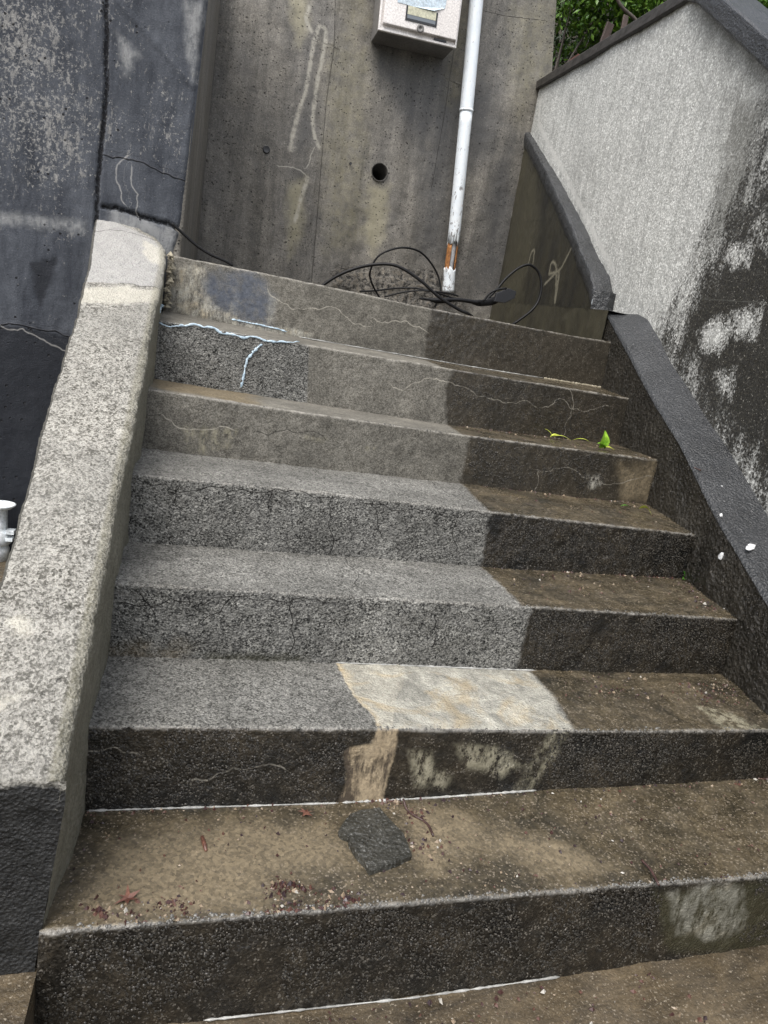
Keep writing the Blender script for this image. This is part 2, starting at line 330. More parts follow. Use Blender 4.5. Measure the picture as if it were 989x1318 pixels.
def mat_stucco():
    g = G('pale_sprayed_stucco')
    gr = g.vor(95); fine = g.noise(190, 3, .7); mid = g.noise(6, 5, .65, vec=g.mapv((2.2, 2.2, .5))); n2 = g.noise(110, 3, .7)
    c = g.mix(g.rng(mid, .3, .7), (.60, .61, .58), (.82, .825, .79)); c = g.mul(c, g.rng(g.cell(170), 0, 1, .55, 1.25)); c = g.mul(c, g.rng(fine, .35, .65, .8, 1.15)); c = g.mix(g.rng(gr, .38, .62, 0, .5), c, (.25, .25, .235))
    sk = g.noise(7, 6, .78, vec=g.mapv((3.0, 3.0, .5)), dist=.3); c = g.mix(g.math('MULTIPLY', g.rng(sk, .51, .62), g.rng(n2, .35, .6, .15, .55)), c, (.2, .2, .19))
    gy = g.layer('grey', .12, 9, .09); c = g.mix(g.math('MULTIPLY', gy, g.rng(n2, .3, .6, .45, .9)), c, (.13, .13, .115))
    dk = g.attr('mould'); dz = g.math('ADD', g.math('ADD', dk, .03), g.math('MULTIPLY', g.math('SUBTRACT', g.noise(6, 6, .74, vec=g.mapv((1.8, 1.8, .6))), .5), .75)); dz = g.math('ADD', dz, g.math('MULTIPLY', g.math('SUBTRACT', g.cell(150), .5), .2))
    kd = g.rng(dz, -.12, .14, 0, 1, True); c = g.mix(g.math('MULTIPLY', kd, .97), c, g.mix(g.rng(n2, .5, .72), (.012, .011, .009), (.055, .049, .035)))
    gl = g.math('MULTIPLY', kd, g.rng(g.noise(130, 2, .6), .64, .69)); c = g.mix(g.math('MULTIPLY', gl, .6), c, (.4, .38, .33))
    wh = g.layer('white', .02, 40, .01); c = g.mix(g.math('MULTIPLY', wh, g.rng(n2, .3, .5, .4, .95)), c, (.6, .6, .57))
    ck = g.crack('cr', .004); c = g.mix(g.math('MULTIPLY', ck, .6), c, (.1, .1, .09))
    h = g.math('ADD', g.math('MULTIPLY', g.noise(150, 3, .7), .9), g.math('MULTIPLY', n2, .7)); h = g.math('ADD', h, g.math('MULTIPLY', sk, .7))
    return g.done(c, g.mix(kd, (.85, .85, .85), (.42, .42, .42)), g.bump(h, .0055, .6))
M_STUCCO = mat_stucco()

def mat_simple(name, lo, hi, scale=60, rough=.6, bumpd=.003, nscale=8, speck=None, rough2=None, gritty=0., stretch=None, spec=.5):
    g = G(name); a = g.noise(scale, 4, .75); b = g.noise(nscale, 5, .65, vec=g.mapv(stretch) if stretch else None)
    c = g.mix(g.rng(b, .3, .7), lo, hi); c = g.mul(c, g.rng(a, .3, .7, .65, 1.35))
    if speck: c = g.mix(g.rng(g.noise(scale*1.6, 2, .6), .6, .68, 0, .7), c, speck)
    h = a
    if gritty: h = g.math('ADD', a, g.math('MULTIPLY', g.vor(scale*.9), gritty))
    r = rough if rough2 is None else g.rng(b, .35, .65, rough, rough2)
    return g.done(c, r, g.bump(h, bumpd, .9), spec=spec)
M_COPING = mat_simple('dark_wet_coping_concrete', (.018, .0195, .0215), (.038, .0405, .044), 130, .26, .004, 6, (.2, .2, .2), .42, gritty=.8)
M_INNER = mat_simple('mould_blackened_concrete', (.009, .0085, .007), (.036, .031, .022), 75, .26, .009, 4, (.09, .08, .065), .55, gritty=.9)
M_RAIL = mat_simple('dark_weathered_board', (.02, .018, .016), (.055, .05, .045), 90, .6, .002, 10)
M_SOIL = mat_simple('dark_soil', (.015, .012, .008), (.035, .028, .018), 40, .95, .01, 5)
M_CABLE = G('black_rubber').done((.004, .004, .0045), .45, spec=.25)
M_STEEL = mat_simple('dull_pinkish_steel', (.66, .625, .60), (.80, .77, .745), 90, .42, .0004, 3, stretch=(1, 1, .4))
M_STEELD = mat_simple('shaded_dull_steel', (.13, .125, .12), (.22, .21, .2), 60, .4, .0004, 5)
M_DARK = G('dark_plastic').done((.02, .021, .024), .4)

def mat_inner_clean():
    g = G('green_black_smooth_concrete'); b = g.noise(3, 5, .65, vec=g.mapv((1.5, 1.5, .5))); f = g.noise(110, 3, .7)
    c = g.mix(g.rng(b, .35, .65), (.012, .0115, .009), (.042, .038, .022)); c = g.mul(c, g.rng(f, .3, .7, .75, 1.25))
    ye = g.layer('olive', .1, 6, .12); c = g.mix(g.math('MULTIPLY', ye, .6), c, (.085, .078, .05))
    vn = g.crack('vn', .016); c = g.mix(g.math('MULTIPLY', vn, .7), c, (.30, .28, .21)); ck = g.crack('cr', .004); c = g.mix(g.math('MULTIPLY', ck, .7), c, (.01, .01, .01))
    return g.done(c, g.rng(b, .3, .7, .35, .6), g.bump(g.math('ADD', f, b), .004, .7))
M_TRI = mat_inner_clean()
def mat_leftcoping():
    g = G('pale_pebbled_coping_concrete'); a = g.noise(170, 3, .75); b = g.noise(4, 4, .6); m = g.noise(24, 4, .7)
    k = g.math('ADD', g.math('MULTIPLY', g.cell(290), .5), g.math('MULTIPLY', g.cell(160, 1), .5)); k = g.rng(g.math('ADD', k, g.math('MULTIPLY', g.math('SUBTRACT', m, .5), .65)), .2, .72)
    smooth_ = g.layer('smooth', .01, 40, .006)
    c = g.mix(k, (.085, .08, .066), (.41, .395, .355)); c = g.mul(c, g.rng(g.noise(3, 5, .7), .35, .65, .78, 1.12)); c = g.mix(g.rng(b, .4, .65, 0, .4), c, (.23, .225, .205))
    cs = g.mul(g.mix(m, (.3, .295, .285), (.46, .45, .43)), g.rng(a, .3, .7, .75, 1.2)); c = g.mix(g.math('MULTIPLY', smooth_, .85), c, cs)
    pl = g.layer('pale', .025, 25, .012); c = g.mix(g.math('MULTIPLY', pl, .7), c, g.mix(m, (.42, .40, .34), (.6, .57, .49)))
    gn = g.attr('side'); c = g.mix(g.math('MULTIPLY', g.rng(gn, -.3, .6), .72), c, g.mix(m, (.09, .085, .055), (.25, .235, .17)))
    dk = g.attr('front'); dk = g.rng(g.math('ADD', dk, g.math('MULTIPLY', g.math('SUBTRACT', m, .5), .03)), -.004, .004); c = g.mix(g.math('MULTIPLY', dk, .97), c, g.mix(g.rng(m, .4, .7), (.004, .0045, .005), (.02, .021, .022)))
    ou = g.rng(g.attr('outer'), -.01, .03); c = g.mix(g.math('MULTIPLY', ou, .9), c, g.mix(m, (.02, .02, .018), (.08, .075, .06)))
    pit = g.math('MULTIPLY', g.rng(g.vor(14), .06, .1, 1, 0), g.rng(g.noise(6, 2), .52, .56)); c = g.mix(g.math('MULTIPLY', pit, .85), c, (.03, .028, .025))
    ck = g.crack('cr', .0022); c = g.mix(g.math('MULTIPLY', ck, .9), c, (.015, .014, .013))
    h = g.math('ADD', g.math('MULTIPLY', a, 1.), g.math('MULTIPLY', g.vor(160), .8)); h = g.math('SUBTRACT', g.math('ADD', h, m), g.math('ADD', g.math('MULTIPLY', pit, 1.5), ck))
    return g.done(c, g.mix(dk, (.68, .68, .68), (.5, .5, .5)), g.bump(h, .006, .75), spec=.35)
M_LCOP = mat_leftcoping()
def mat_ground():
    g = G('wet_muddy_concrete'); mud = g.noise(5, 6, .7, vec=g.mapv((1., 3., 1.)), dist=.7); sp = g.noise(150, 3, .75); m = g.noise(20, 4, .7)
    c = g.mix(g.rng(mud, .33, .68), (.03, .024, .016), (.13, .10, .062)); c = g.mul(c, g.rng(sp, .3, .7, .7, 1.3)); c = g.mix(g.rng(g.noise(190, 2), .62, .68, 0, .7), c, (.3, .26, .2))
    r = g.rng(g.noise(9, 4), .42, .6, .26, .6); h = g.math('ADD', g.math('MULTIPLY', sp, .6), g.math('MULTIPLY', m, .8))
    return g.done(c, r, g.bump(h, .006, .75))
M_GROUND = mat_ground()

# ================================================================== THE SETTING: ground, bank
gx = np.concatenate([np.linspace(-60, -2, 20), np.linspace(-1.9, 3, 120), np.linspace(3.2, 60, 20)]); gy = np.concatenate([np.linspace(-60, -3.1, 20), np.linspace(-3, -.2, 80), np.linspace(0, 60, 14)])
GX, GY = np.meshgrid(gx, gy, indexing='ij'); P = np.stack([GX, GY, np.zeros_like(GX)], -1); P[..., 2] = -.004+.004*fbm(P, 3, 3, 5)*((GY < 0) & (abs(GX) < 4))+np.interp(GX, [-2, 0, .251, .651, .979, 1.528, 2.2, 5], [-.02, -.001, -.001, -.008, -.002, .019, .03, 0])*np.clip(1.6+GY, 0, 1)*(GY < .2)
V, F = sheet(P); link('ground', V, F, M_GROUND); tag(bpy.data.objects['ground'], kind='structure')
v, f = box((-3, -.9, -.05), (-.023, 1.79, .135)); o = link('pavement', v, f, M_GROUND, smooth=False); tag(o, kind='structure')
# earth bank with the garden behind the walls
bx = np.linspace(2.78, 9, 40); by = np.linspace(.2, 14, 60); BX, BY = np.meshgrid(bx, by, indexing='ij')
P = np.stack([BX, BY, 2.35+np.clip((BY-4.6)*1.15, 0, 8)+np.clip(BX-3.6, 0, 9)*.7], -1); P[..., 2] += .12*fbm(P, 1.5, 3, 3)
V, F = sheet(P); o = link('garden_bank', V, F, M_SOIL); tag(o, kind='structure')

# ================================================================== STAIRCASE
YS = [-0.28007, 0.021768, 0.331157, 0.657215, 1.029155, 1.388232, 1.712784]     # riser planes, lowest first
NOSE = {1: [(58, 1200), (300, 1182), (500, 1165), (850, 1138), (989, 1128)], 2: [(117, 935), (490, 938), (740, 941), (989, 940)], 3: [(146, 750), (400, 765), (670, 780), (950, 797)],
        4: [(172, 610), (400, 632), (628, 658), (895, 688)], 5: [(188, 500), (400, 532), (600, 560), (848, 592)], 6: [(204, 411), (385, 442), (600, 477.5), (807, 512)],
        7: [(225, 329), (350, 353.6), (560, 398), (750, 434), (775, 438)]}
FOOT = {0: [(40, 1330), (260, 1312), (530, 1283), (720, 1256), (989, 1213)], 1: [(107, 1043), (436, 1033), (560, 1026), (700, 1016), (860, 1010), (980, 1001)], 2: [(140, 845), (440, 853), (665, 862), (925, 868)],
        3: [(160, 697), (430, 715), (620, 730), (885, 745)], 4: [(183, 577), (400, 602), (590, 622), (838, 650)], 5: [(197, 487), (400, 519), (570, 546), (790, 573)], 6: [(206, 398), (385, 434), (600, 471), (775, 499)]}
def zline(pts, y):
    Q = np.array([onY(p, y) for p in pts]); return lambda x: np.interp(x, Q[:, 0], Q[:, 2])
ZN = {i: zline(NOSE[i], YS[i-1]) for i in NOSE}
ZF = {i: zline(FOOT[i], YS[i]) for i in FOOT}
stairs = root('concrete_staircase', (.9, -.28, 0), 'half wet grey concrete staircase of seven steps climbing between two sloping side walls', 'staircase')

# marks on the steps, measured on each riser ('r') or tread ('t'): pixel outlines laid on the real surface
BIG = 3000
def right_of(*p): return list(p)+[(BIG, p[-1][1]+60), (BIG, p[0][1]-60)]
MARKS = {
 (7, 'r'): dict(wet=[right_of((558, 380), (555, 404), (549, 425), (546, 470), (548, 500))], blue=[[(268, 352), (330, 350), (352, 385), (345, 418), (290, 405), (262, 380)]],
    pale=[[(222, 340), (262, 345), (268, 370), (272, 392), (330, 416), (400, 428), (400, 434), (330, 426), (222, 402)], [(300, 372), (310, 378), (308, 410), (294, 408)], [(345, 375), (356, 385), (352, 415), (345, 415)]],
    vn=[[(345, 372), (362, 389), (392, 398), (420, 395), (438, 400), (452, 414), (477, 420)], [(482, 410), (500, 416), (520, 413), (540, 420), (553, 430)]], agg=.15),
 (6, 't'): dict(wet=[right_of((548, 440), (560, 480))], agg=.0),
 (6, 'r'): dict(wet=[right_of((592, 465), (582, 480), (573, 503), (574, 530), (576, 570))], cr=[[(205, 415), (255, 419), (285, 425), (300, 432), (335, 436), (375, 441)]],
    vn=[[(500, 492), (515, 502), (527, 497), (545, 488), (562, 487), (580, 492), (605, 502), (625, 510), (655, 518), (690, 524)], [(700, 524), (720, 513), (738, 527), (760, 527), (782, 522)], [(732, 500), (737, 527), (727, 560)]],
    aggpoly=[[(190, 380), (398, 440), (395, 530), (180, 500)]], agg=.25),
 (5, 't'): dict(wet=[right_of((570, 540), (612, 570))], tan=[[(190, 480), (330, 510), (330, 525), (190, 500)]], agg=.05),
 (5, 'r'): dict(wet=[right_of((612, 550), (602, 570), (597, 600), (590, 630))], cr=[[(186, 532), (208, 533)], [(330, 556), (370, 552), (420, 567)]],
    vn=[[(208, 533), (220, 541), (235, 551), (300, 553)], [(690, 604), (720, 603), (760, 615), (790, 622), (840, 613)], [(692, 604), (690, 628)]],
    stain=[[(236, 550), (252, 551), (249, 580), (242, 578)], [(256, 551), (268, 552), (264, 583), (258, 582)], [(274, 552), (282, 552), (279, 580), (274, 578)], [(288, 553), (304, 553), (296, 575), (288, 574)], [(395, 562), (420, 565), (408, 568)], [(470, 575), (482, 577), (474, 578)]], tan=[[(800, 600), (850, 600), (842, 645), (800, 640)]], pale=[[(755, 613), (772, 612), (774, 622), (762, 628)]], agg=.22),
 (4, 't'): dict(wet=[right_of((582, 612), (604, 632), (640, 668))], cr=[[(413, 602), (425, 620)], [(552, 618), (590, 640)]], agg=.8),
 (4, 'r'): dict(wet=[right_of((640, 640), (628, 672), (624, 700), (619, 740))], cr=[[(172, 616), (215, 624), (260, 630), (330, 634), (430, 640)], [(428, 638), (426, 665), (423, 714)], [(470, 648), (505, 657), (535, 655), (572, 665), (592, 667), (615, 658), (628, 666)], [(588, 664), (583, 690), (588, 712)], [(225, 645), (232, 622)], [(350, 636), (346, 660)], [(485, 655), (492, 690)]], agg=.95),
 (3, 't'): dict(wet=[right_of((610, 722), (640, 748), (682, 790))], cr=[[(447, 716), (462, 740), (478, 768)]], agg=.85),
 (3, 'r'): dict(wet=[right_of((690, 770), (678, 800), (670, 830), (664, 870))], cr=[[(150, 776), (220, 770), (300, 768), (360, 775), (400, 772), (430, 776)], [(376, 773), (378, 800), (372, 840)], [(180, 765), (200, 800)], [(560, 790), (558, 830)], [(300, 770), (262, 800)]], moss=[[(260, 842), (400, 845), (400, 852), (270, 850)]], tan=[[(145, 836), (230, 838), (230, 848), (140, 846)]], agg=1.),
 (2, 't'): dict(wet=[right_of((672, 850), (705, 888), (726, 915), (745, 950))], beige=[[(430, 850), (520, 852), (520, 880), (510, 900), (505, 940), (489, 941), (482, 925), (462, 905), (448, 885)]],
    pale=[[(438, 846), (675, 858), (706, 888), (742, 942), (492, 940), (478, 920), (452, 890)]], stain=[[(893, 905), (935, 914), (985, 936), (935, 937), (905, 915)]], agg=.85),
 (2, 'r'): dict(wet=[[(-500, 880), (BIG, 880), (BIG, 1100), (-500, 1100)]], beige=[[(490, 930), (515, 930), (510, 965), (498, 1005), (490, 1045), (430, 1045), (447, 1000), (442, 968), (452, 962), (478, 958)]],
    stain=[[(528, 968), (555, 970), (560, 1010), (535, 1012)], [(713, 938), (721, 938), (664, 1024), (655, 1024)], [(727, 938), (737, 938), (678, 1024), (670, 1024)], [(585, 958), (640, 962), (676, 984), (645, 1000), (600, 985)], [(560, 990), (580, 1000), (572, 1015), (556, 1012)]], cr=[], vn=[[(116, 966), (150, 962), (175, 970)], [(245, 1005), (300, 988), (370, 992)]], aggpoly=[[(90, 920), (486, 930), (430, 1040), (90, 1050)], [(640, 940), (989, 940), (989, 1010), (640, 1030)]], agg=.45),
 (1, 't'): dict(wet=[[(-500, 980), (BIG, 900), (BIG, 1300), (-500, 1300)]], tan=[[(150, 1085), (230, 1060), (330, 1048), (420, 1058), (450, 1090), (440, 1120), (360, 1130), (330, 1165), (230, 1180), (150, 1185), (110, 1150)], [(520, 1040), (590, 1040), (640, 1075), (560, 1120), (530, 1090)], [(640, 1060), (720, 1085), (800, 1120), (700, 1120), (620, 1090)]], cr=[[(826, 1106), (838, 1120), (850, 1142)]], agg=.3),
 (1, 'r'): dict(wet=[[(-500, 1080), (BIG, 1000), (BIG, 1400), (-500, 1400)]], pale=[[(862, 1152), (870, 1200), (915, 1212), (960, 1195), (955, 1142), (905, 1140)]], moss=[[(840, 1150), (1100, 1120), (1100, 1220), (860, 1225)]], cr=[[(505, 1215), (500, 1290)], [(850, 1142), (846, 1180)]], agg=.95),
 (7, 't'): dict(wet=[[(-BIG, -BIG)]*3], agg=.3),
}
def build_step(i):
    y0 = YS[i-1]; y1 = YS[i] if i < 7 else 4.15
    x0 = -.022 if i == 1 else -.004; x1 = inner_x((y0+min(y1, 2.2))/2)+.06
    nx = int((x1-x0)/.005); xs = np.linspace(x0, x1, nx)
    zf = ZF[i-1](xs)-.012; zn = ZN[i](xs); zb = (ZF[i](xs) if i < 7 else zn+.02)
    b = .007; nr = 36 if i != 7 else 42; ntd = 62 if i < 7 else 90
    t = np.linspace(0, 1, nr)[None, :]
    rise = np.stack([np.broadcast_to(xs[:, None], (nx, nr)), np.full((nx, nr), y0), zf[:, None]+(zn-b-zf)[:, None]*t], -1)
    an = np.linspace(.0, 1, 5)[1:]*math.pi/2
    nose = np.stack([np.broadcast_to(xs[:, None], (nx, 4)), y0+b-b*np.cos(an)[None, :]+0*xs[:, None], (zn-b)[:, None]+b*np.sin(an)[None, :]], -1)
    s = (np.linspace(0, 1, ntd+1)[1:])**(1. if i < 7 else 1.8); yy = y0+b+(y1+.012-y0-b)*s
    tr = np.stack([np.broadcast_to(xs[:, None], (nx, ntd)), np.broadcast_to(yy[None, :], (nx, ntd)), zn[:, None]+(zb-zn)[:, None]*s[None, :]], -1)
    P = np.concatenate([rise, nose, tr], 1); isr = np.zeros(P.shape[:2], bool); isr[:, :nr+2] = True
    X = P[..., 0]; A = {}
    names = ['wet', 'tan', 'beige', 'pale', 'blue', 'stain', 'moss']
    for nme in names: A[nme] = np.full(X.shape, -1.)
    for nme in ('cr_s', 'vn_s'): A[nme] = np.full(X.shape, .05)
    for nme in ('cr_m', 'vn_m'): A[nme] = np.zeros(X.shape)
    A['agg'] = np.zeros(X.shape); A['flat'] = np.where(isr, 0., 1.)
    zmean = float(zn.mean()); zbm = float(zb.mean())
    for side in 'rt':
        mk = MARKS[(i, side)]; m = isr if side == 'r' else ~isr
        if side == 'r': to = lambda p: onY(p, y0)[[0, 2]]; Yc = P[..., 2][m]
        else:
            sl_ = (zbm-zmean)/(y1-y0)
            def to(p, sl_=sl_):
                q = on(p, (0, y0, zmean), (0, -sl_, 1)); return q[[0, 1]]
            Yc = P[..., 1][m]
        Xc = X[m]
        A['agg'][m] = mk.get('agg', .4)
        if 'aggpoly' in mk:
            for pl in mk['aggpoly']:
                sdf = poly_sdf([to(p) for p in pl], Xc, Yc); A['agg'][m] = np.maximum(A['agg'][m], np.clip(sdf/.004+.5, 0, 1))
        if i == 7 and side == 't':
            A['wet'][m] = .1; continue
        for nme in names:
            for k, pl in enumerate(mk.get(nme, [])):
                if side == 't' and i == 6:     # this tread is seen edge-on: the boundary is a plain cross line
                    A['wet'][m] = np.maximum(A['wet'][m], Xc-1.10); continue
                # far-right corners of open outlines are kept in the surface
                q = []
                for p in pl:
                    if p[0] >= BIG: q.append(np.array([6., q[-1][1] if len(q) else 0.]))
                    else: q.append(to(p))
                if any(p[0] >= BIG for p in pl) and len(pl) > 4 or (pl and pl[-1][0] >= BIG):
                    k1 = [np.array(v) for v, p in zip(q, pl) if p[0] < BIG]; lo = k1[0]; hi = k1[-1]
                    q = [np.array([lo[0], lo[1]+(lo[1]-hi[1])*3])]+k1+[np.array([hi[0], hi[1]-(lo[1]-hi[1])*3]), np.array([6., hi[1]-(lo[1]-hi[1])*3]), np.array([6., lo[1]+(lo[1]-hi[1])*3])]
                A[nme][m] = np.maximum(A[nme][m], poly_sdf(q, Xc, Yc))
            if (i, side) in ((2, 'r'), (1, 'r'), (1, 't')) and nme == 'wet': A['wet'][m] = .1
        for c_ in ('cr', 'vn'):
            L = [jag([to(p) for p in l], .16, 3, 11+n) for n, l in enumerate(mk.get(c_, []))]
            if L: A[c_+'_s'][m], A[c_+'_m'][m] = line_field(L, Xc, Yc)
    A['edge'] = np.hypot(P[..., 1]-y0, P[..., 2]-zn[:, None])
    # the cast surface is uneven: lumps, pitted faces, chipped nosings
    rough = .0009+.0016*A['agg']; N = np.zeros_like(P); N[..., 1] = np.where(isr, -1, 0); N[..., 2] = np.where(isr, 0, 1)
    e = A['edge']; d = rough*(fbm(P, 70, 2, i)*.8+.8*vnoise(P, 22, i+3))+.0022*fbm(P, 5, 2, i+9)
    chip = np.clip(vnoise(P, 16, i+20)-.35, 0, 1)*np.exp(-(e/.018)**2)*.011
    P = P+N*d[..., None]; P[..., 1] += chip*.6; P[..., 2] -= chip
    V, F = sheet(P, back=None); n, m = P.shape[:2]
    F = F[:, ::-1].copy()
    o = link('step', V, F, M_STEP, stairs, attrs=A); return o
lab = {1: 'lowest step, black wet riser with a muddy brown tread', 2: 'second step with a dark riser and a pale cleaned patch on its tread', 7: 'top step with a blue stained corner and pale cracks'}
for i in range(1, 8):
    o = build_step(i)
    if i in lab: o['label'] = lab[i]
# pale mortar and water lines at the foot of risers
def on_riser(p, i, off=.003):
    q = onY(p, YS[i]); q[1] -= off; return q
M_MORTAR = mat_simple('pale_mortar', (.20, .20, .19), (.46, .46, .44), 80, .3, .002, 9)
M_SEAL = mat_simple('pale_blue_sealant', (.30, .42, .52), (.55, .66, .74), 60, .45, .002, 30)
def bead(name, px, i, rad, mat, jagamp=.08, seed=3, n=4, sq=(0, 1, 0), foot=False):
    pts = [on_riser(p, i, .001) for p in px]; pts = [np.array([p[0], p[2]]) for p in pts]; L = jag(pts, jagamp, n, seed)
    if foot: L = [np.array([p[0], float(ZF[i](p[0]))+.001]) for p in L]
    P = np.array([(p[0], YS[i]-.001-(.002 if foot else 0), p[1]) for p in L]); r = np.random.RandomState(seed)
    rr = rad*(.35+.9*r.rand(len(P))**1.3); rr[0] = rr[-1] = rad*.2
    v, f = tube(P, rr, 6, sq); return link(name, v, f, mat, stairs)
bead('mortar_line', [(112, 1043), (250, 1038), (436, 1033)], 1, .0030, M_MORTAR, .01, 3, 5, None, True)
bead('mortar_line', [(440, 1033), (520, 1029), (690, 1017)], 1, .0036, M_MORTAR, .01, 4, 5, None, True)
bead('mortar_line', [(262, 1312), (530, 1283), (720, 1256)], 0, .0026, M_MORTAR, .01, 5, 5, None, True)
bead('mortar_line', [(432, 853), (560, 858), (690, 862)], 2, .0028, M_MORTAR, .01, 6, 5, None, True)
bead('mortar_line', [(385, 434), (600, 471), (700, 487)], 6, .0030, M_MORTAR, .01, 7, 5, None, True)
bead('mortar_line', [(700, 487), (740, 494), (773, 499)], 6, .0055, mat_simple('loose_sand', (.22, .19, .13), (.42, .38, .29), 120, .8, .004, 30), .01, 7, 6, None, True)
bead('sealant_line', [(205, 415), (225, 420), (245, 418), (280, 425), (300, 431), (330, 434), (352, 440), (386, 440)], 5, .0052, M_SEAL, .12, 9, 3)
bead('sealant_line', [(338, 443), (326, 453), (318, 463), (315, 480), (310, 500)], 5, .0062, M_SEAL, .05, 12, 3)
bead('sealant_line', [(204, 404), (206, 397), (210, 392)], 5, .0075, M_SEAL, .05, 13, 3)
bead('sealant_line', [(298, 411), (330, 417), (370, 427)], 6, .0042, M_SEAL, .02, 14, 4)

# exposed pebbles: real stones standing proud of the wet risers, too many to count
M_PEB = mat_simple('wet_pebble', (.010, .0095, .008), (.045, .04, .032), 160, .13, .0004, 120, (.22, .2, .17), .26)
steps_ = {o['label'] if 'label' in o else o.name: o for o in stairs.children}
def pebbles(par, place, n, seed, mat):
    r = np.random.RandomState(seed); V = []; F = []
    for _ in range(n):
        q = place(r)
        if q is None: continue
        c, nrm = q; s = .0014+.0030*r.rand()**2.2; a = r.rand()*6.3; nrm = np.array(nrm, float); e1 = np.cross(nrm, [.1, .2, 1.]); e1 /= np.linalg.norm(e1); e2 = np.cross(nrm, e1); k = len(V); h = s*(.45+.5*r.rand())
        for j in range(5):
            b = a+j*1.2566; q_ = s*(.75+.5*r.rand()); V.append(c+e1*q_*math.cos(b)+e2*q_*math.sin(b)*.85-nrm*.0008)
        o_ = (r.rand(2)-.5)*s*.9; V.append(c+nrm*h+e1*o_[0]+e2*o_[1])
        F += [(k+j, k+(j+1) % 5, k+5) for j in range(5)]
    o = link('exposed_aggregate', np.array(V), np.array(F), mat, par, smooth=False); o['kind'] = 'stuff'; return o
def riser_place(i, x0, x1, skip=None):
    y = YS[i-1]
    def fn(r):
        x = x0+(x1-x0)*r.rand(); zb_, zt_ = float(ZF[i-1](x)), float(ZN[i](x)); t = r.rand()**.8
        if vnoise(np.array([[x, 0, t*.2]]), 9, i)[0] < -.35: return None
        z = zb_+.006+(zt_-.010-zb_)*t
        if skip and skip(x, z): return None
        return np.array([x, y-.0012, z]), (0, -1, 0)
    return fn
stp = [o for o in stairs.children if o.name.startswith('step')]
def bx_(px, i): return float(onY(px, YS[i-1])[0])
sk2 = lambda x, z: bx_((448, 980), 2) < x < bx_((505, 980), 2) or (bx_((520, 990), 2) < x < bx_((700, 990), 2) and True)
sk1 = lambda x, z: bx_((850, 1170), 1) < x < bx_((965, 1170), 1)
for i, x0, x1, n, sk in ((1, -.01, 1.75, 9500, sk1), (2, .01, 1.78, 7500, sk2), (3, bx_((676, 820), 3), 1.80, 3600, None), (4, bx_((630, 700), 4), 1.86, 3300, None), (5, bx_((605, 590), 5), 1.72, 2300, None), (6, bx_((582, 510), 6), 1.95, 2000, None), (7, bx_((556, 430), 7), 1.7, 500, None)):
    pebbles(stp[i-1], riser_place(i, x0, x1, sk), n, 200+i, M_PEB)
# gritty worn arrises
def nose_place(i):
    def fn(r):
        x = r.rand()*(inner_x(YS[i-1])-.01); return np.array([x, YS[i-1]+.002+abs(r.randn())*.006, float(ZN[i](x))-.0025*(r.rand() < .5)]), (0, -.5, .86)
    return fn
for i, n in ((1, 1100), (2, 400), (3, 350), (4, 350), (5, 250)): pebbles(stp[i-1], nose_place(i), n, 300+i, mat_simple('worn_nosing_grit', (.03, .028, .025), (.17, .165, .15), 160, .2, .0006, 140))

# ================================================================== LEFT SLOPING PARAPET
lp = root('sloping_parapet', (-.1, .7, 0), 'broad pale pebbled concrete parapet sloping down the left side of the stairs', 'parapet')
ny = 430; ys = np.linspace(-.272, 1.80, ny); ztop = .478+.5*(ys+.3)
outer = np.interp(ys, [-.3, .13, .35, .65, 1.1, 1.4, 1.72, 1.8], [-.175, -.19, -.202, -.22, -.236, -.257, -.29, -.295])
inner = np.interp(ys, [-.3, 1.55, 1.66, 1.74, 1.80], [0, 0, -.012, -.045, -.11])
prof = []      # u: 0 inner bottom .. top .. outer bottom
nt_ = 60
rows = []
for k in range(ny):
    yi, zt, xi, xo = ys[k], ztop[k], inner[k], outer[k]
    rb = .018; zbi = min(zt-.02, float(np.interp(yi, YS, [ZN[j](0.01) for j in range(1, 8)]))-.24); zbi = min(zbi, .1) if yi < -.2 else max(zbi, .0)
    p = []
    lean = -.03*np.clip((-.1-yi)/.17, 0, 1)
    for t in np.linspace(0, 1, 18): p.append((xi+lean*(1-t), yi, zbi+(zt-rb-zbi)*t))
    for a in np.linspace(0, math.pi/2, 7)[1:]: p.append((xi-rb+rb*math.cos(a), yi, zt-rb+rb*math.sin(a)))
    for t in np.linspace(0, 1, nt_)[1:-1]: p.append((xi-rb+(xo+.012-xi+rb)*t, yi, zt+.004*math.sin(t*math.pi)))
    for t in np.linspace(0, 1, 12): p.append((xo+.012-.012*min(1, t*6)-.03*t, yi, zt-.012*min(1, t*6)-(zt-.05)*t*.98))
    rows.append(p)
P = np.array(rows); lab_u = np.arange(P.shape[1])[None, :]+np.zeros((ny, 1))
x_, y_, z_ = P[..., 0], P[..., 1], P[..., 2]; A = {}
def toT(p): return on(p, (0, -.3, .478), (0, -.5, 1))[[0, 1]]
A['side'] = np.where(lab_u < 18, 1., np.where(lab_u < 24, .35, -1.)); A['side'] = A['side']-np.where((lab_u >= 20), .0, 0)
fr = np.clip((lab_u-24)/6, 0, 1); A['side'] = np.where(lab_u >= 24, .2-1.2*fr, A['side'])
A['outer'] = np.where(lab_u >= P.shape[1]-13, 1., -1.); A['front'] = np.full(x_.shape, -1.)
sm = poly_sdf([toT(p) for p in [(60, 250), (250, 330), (214, 372), (160, 366), (60, 362)]], x_, y_); A['smooth'] = np.where((lab_u > 17), sm, -1)
A['pale'] = np.full(x_.shape, -1.)
